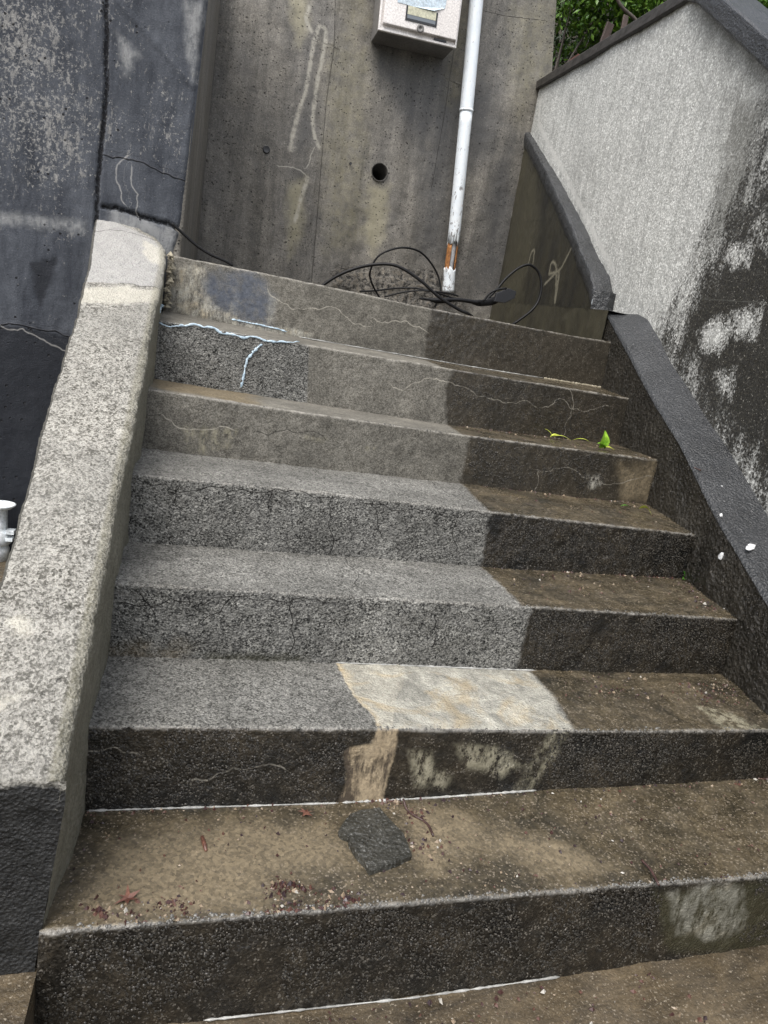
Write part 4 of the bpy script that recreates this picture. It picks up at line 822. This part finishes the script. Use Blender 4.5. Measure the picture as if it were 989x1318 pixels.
# ================================================================== CABLES on the landing edge
YC = 1.93
def cab(name, pts, rad, label, cat='cable', ys=None, depth=0):
    P = [onY(p[:2], YC+(p[2] if len(p) > 2 else 0)) for p in pts]; base = P[0]; v, f = tube(smooth_path(P, 10), rad, 8)
    return tag(link(name, v, f, M_CABLE, origin=base), label, cat, 'black cables lying on the landing')
cab('cable', [(405, 378, .05), (420, 364, .05), (445, 350, .04), (478, 341, .03), (510, 342, .0), (540, 360, -.03), (565, 382, -.05), (590, 398, -.06), (606, 406, -.06), (625, 424, 0)], .0072, 'thick black cable arching from the step edge across to the pipe foot')
cab('cable', [(500, 400, .1), (487, 380, .1), (478, 362, .08), (477, 348, .06), (487, 330, .05), (505, 321, .05), (524, 319, .06), (542, 325, .08), (556, 340, .1), (565, 358, .11), (567, 378, .1), (560, 395, .1)], .0046, 'thin black cable standing in a tall round loop left of the pipe')
cab('cable', [(463, 375, .1), (485, 374, .1), (510, 371, .1), (535, 371, .08), (560, 376, .06), (590, 386, .05), (620, 392, .04)], .004, 'thin black cable lying low under the round loop')
cab('cable', [(495, 382, .08), (520, 376, .07), (545, 374, .05), (575, 377, .04), (590, 381, .04)], .004, 'short thin black cable stretched flat beside the pipe foot')
cab('cable', [(625, 388, .0), (640, 372, .03), (652, 358, .05), (668, 345, .06), (682, 341, .06), (693, 350, .06), (697, 366, .05), (694, 385, .04), (684, 400, .03), (664, 415, .02), (650, 424, .05)], .0064, 'black cable bent in a round loop right of the plug')
v, f = tube(smooth_path([onY(p, 1.78) for p in [(222, 288), (232, 297), (252, 315), (270, 327), (290, 336), (300, 342)]], 10), .0058, 8)
v = np.array(v); v[:, 1] -= .0
tag(link('cable', v, f, M_CABLE, origin=onY((232, 297), 1.78)), 'thin black cable sagging from the corner of the blue-grey wall above the pale parapet', 'cable')
pl = root('cable_plug', tuple(onY((640, 384), YC)), 'black angled plug lying among the cables right of the pipe', 'plug')
def flatbox(pxs, y0, th, mat, name):
    V = [onY(p, y0) for p in pxs]+[onY(p, y0)+np.array([0, th, 0]) for p in pxs]; k = len(pxs)
    o = link(name, V, [tuple(range(k))[::-1], tuple(range(k, 2*k))]+[(i, (i+1) % k, (i+1) % k+k, i+k) for i in range(k)], mat, pl, smooth=False); bevel(o, .003, 2); return o
pth = smooth_path([onY(p, YC) for p in [(608, 389), (622, 390), (636, 387), (650, 381), (664, 377)]], 6)
link('plug_body', *tube(pth, np.interp(np.linspace(0, 1, len(pth)), [0, .15, .3, .45, .6, .9, 1], [.009, .016, .015, .019, .016, .019, .008]), 12, (0, 1, 0)), M_CABLE, pl)
flatbox([(636, 388), (640, 377), (655, 371), (665, 375), (663, 384), (650, 390)], YC-.022, .02, M_DARK, 'plug_face')
link('strain_loop', *tube(smooth_path([onY(p, YC-.02) for p in [(622, 388), (630, 378), (640, 373), (652, 371)]], 6), .005, 8), M_CABLE, pl)
link('cable_sleeve', *tube(smooth_path([onY(p, YC) for p in [(540, 384), (565, 387), (590, 386), (618, 390)]], 6), np.interp(np.linspace(0, 1, 19), [0, .2, .25, .5, .55, 1], [.005, .006, .013, .013, .009, .010]), 12), M_CABLE, pl)

# ================================================================== WHITE FITTING by the left wall
def lathe(c, prof_, n=28, axis=(0, 0, 1)):
    V = []; c = np.array(c)
    a = np.array(axis, float); a /= np.linalg.norm(a); N = np.cross(a, [0, 1., .01]); N /= np.linalg.norm(N); B = np.cross(a, N)
    for r, z in prof_: V += [c+a*z+(N*math.cos(2*math.pi*k/n)+B*math.sin(2*math.pi*k/n))*r for k in range(n)]
    m = len(prof_); F = [(j*n+k, j*n+(k+1) % n, (j+1)*n+(k+1) % n, (j+1)*n+k) for j in range(m-1) for k in range(n)]
    return V, F
M_WHITE = mat_simple('white_plastic', (.62, .68, .72), (.78, .82, .84), 60, .35, .0008, 30)
fc = onY((-4, 690), 1.70)
ft = root('pipe_fitting', (fc[0], fc[1], .135), 'white plastic stand pipe fitting with a round dish at the foot of the blue-grey wall', 'pipe fitting')
zb = .135; fx = fc[0]-.004
link('base_collar', *lathe((fx, 1.70, zb), [(0, 0), (.05, 0), (.052, .045), (.046, .06), (.04, .065)]), M_WHITE, ft)
link('pipe_body', *lathe((fx, 1.70, zb+.06), [(.040, 0), (.058, .012), (.06, .03), (.056, .06), (.042, .072), (.040, .16)]), M_WHITE, ft)
link('clip', *merge(box((fx+.045, 1.66, zb+.12), (fx+.075, 1.70, zb+.135)), box((fx+.045, 1.66, zb+.09), (fx+.07, 1.70, zb+.103))), M_WHITE, ft, smooth=False)
link('dish', *lathe((fx+.015, 1.68, zb+.218), [(0, 0), (.026, .001), (.045, .006), (.058, .017), (.060, .022), (.053, .022), (.04, .012), (.016, .008), (0, .008)], 32), M_WHITE, ft)

# ================================================================== BROKEN SLAB on the lowest tread
def onT(p, i=1, dz=0.):
    zmean = float(ZN[i](.6)); zb_ = float(ZF[i](.6)); s_ = (zb_-zmean)/(YS[i]-YS[i-1]); return on(p, (0, YS[i-1], zmean+dz), (0, -s_, 1))
ol = [(435.6, 1069), (442, 1058), (451, 1048), (464.5, 1041), (478, 1040), (489, 1039), (500, 1052), (510, 1062), (520, 1072), (524.6, 1083), (531, 1100), (510, 1108), (477, 1120), (470, 1110), (463, 1101), (455.6, 1092), (452, 1084), (449, 1077), (442, 1074)]
topv = [onT(p, 1, .014) for p in ol]; cc = np.mean(topv, 0); k = len(ol); rr = np.random.RandomState(5)
V = []; rings = [1., .985, .8, .55, .28]
for j, q in enumerate(rings):
    for p in topv:
        z = (-.003 if j == 0 else 0)+.0015*rr.randn(); V.append(cc+(p-cc)*q+np.array([0, 0, z*.6]))
V.append(cc); F = [(j*k+i, j*k+(i+1) % k, (j+1)*k+(i+1) % k, (j+1)*k+i) for j in range(4) for i in range(k)]+[(4*k+i, 4*k+(i+1) % k, 5*k) for i in range(k)]
nb_ = len(V); V += [p+np.array([rr.randn()*.0015, rr.randn()*.0015, -.020]) for p in topv]; F += [(nb_+i, nb_+(i+1) % k, (i+1) % k, i) for i in range(k)]
tag(link('concrete_flake', V, F, mat_simple('wet_dark_slate', (.022, .022, .018), (.055, .053, .044), 110, .22, .004, 14, (.2, .2, .19), .5, gritty=.8), origin=cc), 'flat broken piece of dark wet concrete lying on the lowest step', 'stone')
bpy.data.objects['concrete_flake'].data.polygons.foreach_set('use_smooth', [False]*len(bpy.data.objects['concrete_flake'].data.polygons))

# ================================================================== LEAVES, TWIGS, CHIPS
def leaf_mat(name, a, b, rough=.4): return mat_simple(name, a, b, 60, rough, .001, 30)
M_LG = leaf_mat('fresh_green_leaf', (.10, .26, .015), (.30, .50, .05)); M_LD = leaf_mat('dark_green_leaf', (.03, .11, .012), (.08, .22, .025)); M_LY = leaf_mat('yellow_green_leaf', (.38, .45, .05), (.55, .6, .1))
M_LR = leaf_mat('wet_red_brown_leaf', (.09, .035, .025), (.17, .085, .06), .3); M_CHIP = mat_simple('white_paint_chip', (.5, .51, .52), (.68, .69, .69), 60, .6, .001, 20)
def leaf_geo(c, L, W, dirv, upv, curl=.25, n=7):
    c = np.array(c, float); d = np.array(dirv, float); d /= np.linalg.norm(d); u = np.array(upv, float); u = u-d*(u@d); u /= np.linalg.norm(u); s = np.cross(d, u); V = []; F = []
    for j in range(n):
        t = j/(n-1); w_ = W*math.sin(math.pi*min(.97, t**.8)*.98+.02)*.5; h = L*curl*(math.sin(t*math.pi)*.5-t*t*.4)
        for q in (-1, 0, 1): V.append(c+d*L*t+s*w_*q+u*(h+abs(q)*w_*.35))
    for j in range(n-1):
        for q in (0, 1): i = j*3+q; F.append((i, i+1, i+4, i+3))
    return V, F
c5 = onT((768, 576), 5, .004); 
sp = root('leaf_sprig', tuple(c5), 'bright green curled leaf standing against the riser near the right end of the stairs', 'leaf')
e = onY((775, 560), c5[1])
link('leaf_blade', *leaf_geo(c5+np.array([.005, -.01, .0]), .075, .055, (.25, .05, 1), (0.3, -1, 0)), M_LG, sp); link('leaf_blade', *leaf_geo(c5+np.array([.03, -.012, .0]), .05, .03, (-.9, -.25, .5), (0, -.3, 1)), M_LG, sp)
link('leaf_blade', *leaf_geo(c5+np.array([.01, -.012, .0]), .06, .022, (1, -.3, .12), (0, -.2, 1)), M_LY, sp)
c = onT((706, 562), 5, .003); sg = root('leaf_sprig', tuple(c), 'thin pale green stalks lying on the step left of the curled green leaf', 'leaf')
for L_, W_, d_ in ((.09, .008, (1, -.35, .06)), (.05, .014, (.9, .1, .25)), (.05, .006, (-.5, .3, .5))): link('stalk', *leaf_geo(c+np.array([.02*random.random(), -.01, .002]), L_, W_, d_, (0, -.2, 1)), M_LY, sg)
c = onT((738, 566), 5, .003); link_o = link('leaf_stalk', *leaf_geo(c, .085, .007, (1, -.3, .05), (0, -.2, 1)), M_LY, origin=c); tag(link_o, 'short straw-coloured stalk between the green stalks and the curled leaf', 'leaf')
c = onT((822, 655), 4, .004); o = link('fallen_leaf', *leaf_geo(c, .055, .024, (.6, -1, .05), (.6, 0, 1), .5), M_LY, origin=c); tag(o, 'small curled yellow-green leaf on the step below the bright green leaf', 'leaf')
c = onT((812, 654), 4, .004); o = link('fallen_leaf', *leaf_geo(c, .04, .018, (-1, .3, .15), (0, 0, 1)), M_LD, origin=c); tag(o, 'tiny dark green leaf beside the yellow-green curled one', 'leaf')
c = onT((878, 746), 3, .004); wd = root('weed', tuple(c), 'small dark green weed growing where step meets the right side wall', 'plant')
for L_, W_, d_, mt in ((.05, .04, (.5, -.3, .35), M_LD), (.04, .01, (.9, .1, .9), M_LG), (.05, .008, (-.3, .2, 1), M_LD), (.035, .02, (-.6, -.5, .3), M_LD)): link('leaf_blade', *leaf_geo(c+np.array([.005, -.005, 0]), L_, W_, d_, (0, -.6, 1)), mt, wd)
def chip(p3, r, mat, name, label, cat, seed, el=1., ang=0., th=.003, nrm=(0, 0, 1)):
    rr = np.random.RandomState(seed); k = 11; nrm = np.array(nrm, float); nrm /= np.linalg.norm(nrm); A_ = np.cross(nrm, [0, 1., .1]); A_ /= np.linalg.norm(A_); B_ = np.cross(nrm, A_)
    q = [(r*(.7+.5*rr.rand())*math.cos(2*math.pi*i/k)*el, r*(.7+.5*rr.rand())*math.sin(2*math.pi*i/k)/el) for i in range(k)]; ca, sa = math.cos(ang), math.sin(ang)
    q = [(a*ca-b*sa, a*sa+b*ca) for a, b in q]; p3 = np.array(p3); V = [p3+A_*a+B_*b for a, b in q]+[p3+A_*a*.8+B_*b*.8+nrm*th for a, b in q]+[p3+nrm*th*1.2]
    F = [(i, (i+1) % k, (i+1) % k+k, i+k) for i in range(k)]+[(k+i, k+(i+1) % k, 2*k) for i in range(k)]; o = link(name, V, F, mat, origin=p3, smooth=False); return tag(o, label, cat)
chip(onT((848, 743), 3, .002), .014, M_CHIP, 'paint_chip', 'crumpled white chip on the step beside the dark green weed', 'paint chip', 1, 1.2, th=.012)
def onC(p):
    q = on(p, (0, .239, .696), (0, -.549, 1)); return q
chip(onC((966, 705))+np.array([0, 0, .003]), .020, M_CHIP, 'paint_chip', 'largest white paint chip on the blue-grey coping at the right', 'paint chip', 2, 1.7, .5, .001, nrm=(0, -.5, 1))
chip(onC((928, 664))+np.array([0, 0, .003]), .008, M_CHIP, 'paint_chip', 'small white paint chip on the inner edge of the coping', 'paint chip', 3, 1.5, .8, nrm=(0, -.5, 1))
chip(onR((931, 716))-np.array([.006, 0, 0]), .011, M_CHIP, 'paint_chip', 'white chip stuck on the black side wall below the coping', 'paint chip', 4, 1.1, nrm=(-1, .17, .2), th=.006)
chip(onC((929, 627))+np.array([0, 0, .003]), .004, M_CHIP, 'paint_chip', 'tiny round white speck in the middle of the coping', 'paint chip', 5, nrm=(0, -.5, 1))
# red-brown leaves and stick on the lowest tread
def star(p, r, label, seed, ang=0):
    rr = np.random.RandomState(seed); c = onT(p, 1, .003); V = [c+np.array([0, 0, .003])]; k = 12
    for i in range(k):
        q = r*(1. if i % 2 == 0 else .38)*(.7+.5*rr.rand()); a = ang+2*math.pi*i/k; V.append(c+np.array([q*math.cos(a), q*math.sin(a)*.9, .002+.008*rr.rand()]))
    F = [(0, 1+i, 1+(i+1) % k) for i in range(k)]; return tag(link('fallen_leaf', V, F, M_LR, origin=c, smooth=False), label, 'leaf')
star((393, 1048), .022, 'red star-shaped leaf against the riser near the middle of the lowest step', 1)
star((164, 1158), .026, 'red-brown star-shaped leaf near the front left of the lowest step', 3, .6)
c = onT((263, 1086), 1, .003); d_ = onT((266, 1094), 1, .003)-onT((261, 1076), 1, .003)
v, f = tube([c-d_*.5, c, c+d_*.5], [.004, .0045, .003], 6); tag(link('stick', v, f, M_LR, origin=c), 'short thick red-brown stick on the muddy left part of the lowest step', 'stick')
M_TWIG = mat_simple('wet_dark_twig', (.03, .016, .014), (.09, .05, .045), 60, .35, .002, 20)
for k, (pts, lb) in enumerate(([[(518, 1034), (524, 1042), (534, 1050), (545, 1056)], 'dark wet twig behind the broken concrete piece on the lowest step'], [[(545, 1056), (552, 1063), (558, 1076)], 'thin short twig right of the broken concrete piece'], [[(826, 1107), (838, 1120), (848, 1139)], 'thin dark twig at the front edge of the lowest step on the right'],
                           [[(893, 603), (902, 607)], 'tiny bent twig caught on the coping edge'])):
    P = [onT(p, 1, .004) for p in pts] if k < 3 else [onC(p)+np.array([0, 0, .004]) for p in pts]
    if k == 0: P[0][2] += .012
    v, f = tube(smooth_path(P, 4), [.0028]*(4*(len(P)-1)+1), 5); tag(link('twig', v, f, M_TWIG, origin=P[0]), lb, 'twig')
# fine litter: countless scraps and grit
def scatter(name, pts_fn, n, mats, size, label):
    V = []; F = []; rr = np.random.RandomState(len(name)+n)
    for _ in range(n):
        p = pts_fn(rr)
        if p is None: continue
        s = size*(.35+rr.rand()**2*1.6); a = rr.rand()*6.3; k = len(V); t = rr.rand()*.8; h = s*(.2+.5*rr.rand())
        e1 = np.array([math.cos(a), math.sin(a), .0])*s; e2 = np.array([-math.sin(a), math.cos(a), 0])*s*(.25+.6*rr.rand())
        V += [p-e1*.5, p+e2*.5, p+e1*.5, p-e2*.5, p+np.array([0, 0, h])]; F += [(k, k+1, k+4), (k+1, k+2, k+4), (k+2, k+3, k+4), (k+3, k, k+4)]
    return tag(link(name, V, F, mats, smooth=False), label, 'litter', kind='stuff')
def tread_pts(i, foot_bias=.5, x0=0., x1=None):
    def fn(rr):
        x = x0+(rr.rand()*((x1 or inner_x(YS[i]))-x0)); t = rr.rand() if rr.rand() > foot_bias else 1-abs(rr.randn())*.035
        t = min(max(t, .02), .99); y = YS[i-1]+(YS[i]-YS[i-1])*t; z = float(ZN[i](x))*(1-t)+float(ZF[i](x))*t; return np.array([x, y, z+.0005])
    return fn
g = G('leaf_scraps'); r_ = g.n('ShaderNodeNewGeometry').outputs['Random Per Island']; cr = g.n('ShaderNodeValToRGB'); cr.color_ramp.interpolation = 'CONSTANT'
for p_, c_ in ((0, (.05, .022, .02, 1)), (.35, (.10, .05, .038, 1)), (.55, (.035, .022, .025, 1)), (.75, (.26, .2, .14, 1)), (.95, (.42, .40, .36, 1))):
    el_ = cr.color_ramp.elements.new(p_) if p_ else cr.color_ramp.elements[0]; el_.color = c_
cr.color_ramp.elements.remove(cr.color_ramp.elements[-1]) if cr.color_ramp.elements[-1].position > .95 else None
g.put(cr.inputs[0], r_); M_SCRAP = g.done(cr.outputs[0], .3)
def clump(spots, sx):       # scraps gathered in heaps
    def fn(rr):
        p, r = spots[rr.randint(len(spots))]; c = onT((p[0]+rr.randn()*r*1.4, p[1]+rr.randn()*r*.5), sx, .001)
        y = min(max(c[1], YS[sx-1]+.006), YS[sx]-.004); t = (y-YS[sx-1])/(YS[sx]-YS[sx-1]); c[2] = float(ZN[sx](c[0]))*(1-t)+float(ZF[sx](c[0]))*t; c[1] = y; return c
    return fn
scatter('leaf_litter', tread_pts(1, .25), 650, M_SCRAP, .006, 'scattered leaf scraps and grit on the lowest step')
scatter('leaf_litter', clump([((500, 1032), 8), ((535, 1048), 10), ((540, 1090), 14), ((380, 1165), 22), ((220, 1165), 14), ((985, 1003), 12), ((150, 1175), 15), ((370, 1140), 10), ((440, 1155), 14)], 1), 700, M_SCRAP, .008, 'clumps of wet purple-brown leaf scraps on the lowest step')
scatter('leaf_litter', clump([((930, 880), 14), ((950, 895), 14), ((900, 890), 16), ((780, 880), 20)], 2), 300, M_SCRAP, .007, 'leaf scraps against the right wall on the second step')
scatter('leaf_litter', clump([((700, 742), 24), ((760, 744), 26), ((830, 744), 18), ((885, 755), 14), ((920, 775), 12)], 3), 340, M_SCRAP, .007, 'leaf scraps along the foot of the riser on the third step')
scatter('leaf_litter', tread_pts(4, .6, 1.2), 160, M_SCRAP, .006, 'leaf scraps on the fourth step')
scatter('leaf_litter', tread_pts(5, .6, 1.2), 200, M_SCRAP, .006, 'pale crumbs on the fifth step')
scatter('leaf_litter', lambda rr: np.array([rr.rand()*2.3-.3, -.30-abs(rr.randn())*.18, .002]), 900, M_SCRAP, .008, 'leaf scraps and grit on the muddy ground before the stairs')
# crumbling rubble in the gap between the left parapet and the top step
def gap(rr): t = rr.rand(); return np.array([.004+.016*rr.rand(), 1.60+.11*rr.rand(), 1.235+.2*t])
scatter('crumbled_mortar', gap, 160, mat_simple('crumbled_mortar', (.06, .05, .035), (.42, .38, .28), 90, .8, .003, 60), .02, 'crumbled mortar filling the gap beside the top step')

# ================================================================== GARDEN PLANTS beyond the wall
def mat_leafy(name, a, b):
    g = G(name); r = g.n('ShaderNodeNewGeometry').outputs['Random Per Island']; c = g.mix(r, a, b)
    return g.done(c, .38, spec=.5, **{'Transmission Weight': 0.0, 'Subsurface Weight': .0})
M_BUSH = mat_leafy('glossy_bush_leaf', (.03, .09, .01), (.15, .28, .03)); M_BUSH2 = mat_leafy('dark_bush_leaf', (.01, .025, .006), (.03, .06, .012)); M_BARK = mat_simple('grey_brown_bark', (.05, .042, .035), (.12, .1, .085), 60, .8, .004, 10)
def bush(name, label, base, centers, n, lsize, mat, seed, cat='shrub'):
    rr = np.random.RandomState(seed); rt = root(name, tuple(base), label, cat); V = []; F = []; br = []
    for c, r, k in centers:
        c = np.array(c, float); b = np.array(base, float); mid = (b+c)/2+rr.randn(3)*.06; br.append(tube(smooth_path([b, mid, c], 5), np.linspace(.022, .006, 11), 6))
        for q in range(int(n*k)):
            # sprays: leaves around short twigs
            d = rr.randn(3); d /= np.linalg.norm(d); s0 = c+d*r*rr.rand()**.45*np.array([1, 1, .8]); tw = rr.randn(3); tw[2] = abs(tw[2])*.4; tw /= np.linalg.norm(tw)
            for j in range(7):
                p = s0+tw*lsize*.45*j; dd = tw*.5+rr.randn(3)*.7; dd /= np.linalg.norm(dd); u = rr.randn(3)*.5+np.array([0, -.3, 1.]); u -= dd*(u@dd); u /= np.linalg.norm(u); s = np.cross(dd, u); L = lsize*(.7+.6*rr.rand()); W = L*.23; i = len(V)
                V += [p, p+dd*L*.45+s*W+u*.002, p+dd*L, p+dd*L*.45-s*W+u*.002, p+dd*L*.5-u*L*.06]; F += [(i, i+1, i+4), (i+1, i+2, i+4), (i+2, i+3, i+4), (i+3, i, i+4)]
    link('foliage', np.array(V), np.array(F), mat, rt, smooth=False); link('branches', *merge(*br), M_BARK, rt)
    return rt
def at(p, y): return onY(p, y)
bush('garden_shrub', 'bright green leafy shrub hanging over the stucco wall beside the brown wall', (3.1, 5.4, 3.0), [(at((735, 12), 5.3), .30, 1.), (at((775, 8), 5.2), .30, 1.), (at((812, 22), 5.1), .24, .9), (at((850, 0), 4.9), .26, .9), (at((822, -40), 5.1), .5, 1.2), (at((745, -40), 5.4), .5, 1.2), (at((778, 45), 5.3), .15, .3), (at((740, 65), 5.5), .16, .25)], 120, .06, M_BUSH, 4)
bush('garden_shrub', 'dark green shrub in the deep shade behind the bright one', (3.6, 6.2, 3.6), [(at((760, 20), 6.1), .6, 1.), (at((820, 10), 6.), .6, 1.), (at((735, 70), 6.0), .35, .6), (at((870, -20), 5.6), .6, 1.)], 130, .07, M_BUSH2, 6)
bush('garden_shrub', 'narrow-leaved green shrub behind the sloping coping in the top right corner', (3.4, 2.3, 2.6), [(at((968, 8), 2.35), .12, 1.), (at((985, 22), 2.2), .12, 1.), (at((1010, 0), 2.3), .2, 1.), (at((975, -25), 2.4), .18, 1.)], 85, .045, M_BUSH, 9)
# weathered planks and a red-brown crate among the stems
def beam(p0, p1, w_, mat, name, label, cat):
    p0 = np.array(p0); p1 = np.array(p1); T = p1-p0; T /= np.linalg.norm(T); s = np.cross(T, [0, 1., 0]); s /= np.linalg.norm(s); n_ = np.cross(T, s); V = []
    for p in (p0, p1): V += [p+s*w_+n_*w_*.4, p-s*w_+n_*w_*.4, p-s*w_-n_*w_*.4, p+s*w_-n_*w_*.4]
    o = link(name, V, [(0, 1, 2, 3), (7, 6, 5, 4), (0, 4, 5, 1), (1, 5, 6, 2), (2, 6, 7, 3), (3, 7, 4, 0)], mat, origin=p0, smooth=False); bevel(o, .004, 1); return tag(o, label, cat)
M_PLANK = mat_simple('weathered_brown_plank', (.03, .019, .015), (.07, .046, .038), 80, .7, .002, 12)
beam(at((770, 75), 4.75), at((786, 30), 4.75), .035, M_PLANK, 'plank', 'dark brown plank leaning behind the stucco wall left of the thin branch', 'plank')
beam(at((799, 55), 4.75), at((806, 20), 4.8), .025, M_PLANK, 'plank', 'narrower brown plank standing behind the stucco wall', 'plank')
v, f = tube(smooth_path([at(p, 4.6) for p in [(828, 36), (815, 22), (800, 8), (790, -12)]], 5), .014, 7); tag(link('branch', v, f, M_BARK, origin=at((828, 36), 4.6)), 'bare grey branch leaning above the capping of the stucco wall', 'branch')
q = at((750, 72), 4.85); v, f = box((q[0]-.07, q[1]-.05, q[2]-.14), (q[0]+.10, q[1]+.10, q[2]-.015)); o = link('brick_block', v, f, mat_simple('red_brown_brick', (.07, .022, .016), (.13, .045, .032), 60, .8, .003, 12), origin=q, smooth=False); bevel(o, .006, 2); tag(o, 'red-brown block half hidden behind the stucco wall capping', 'block')

# pebbles on the black side wall
def side_place(r):
    y = -.9+2.7*r.rand(); z = float(zin(y))-.02-.55*r.rand()**1.2
    return np.array([inner_x(y)-.006, y, z]), (-.98, .16, .05)
o = pebbles(rp, side_place, 9000, 411, M_PEB)
GROUPS = {'paint_chip': 'white paint chips', 'fallen_leaf': 'fallen leaves on the steps', 'leaf_sprig': 'green sprigs on the steps', 'twig': 'twigs on the steps and coping', 'garden_shrub': 'shrubs beyond the walls', 'plank': 'planks behind the stucco wall', 'cable': 'black cables lying on the landing'}
for o in list(COL.objects):
    k = o.name.split('.')[0]
    if o.parent is None and k in GROUPS: o['group'] = GROUPS[k]
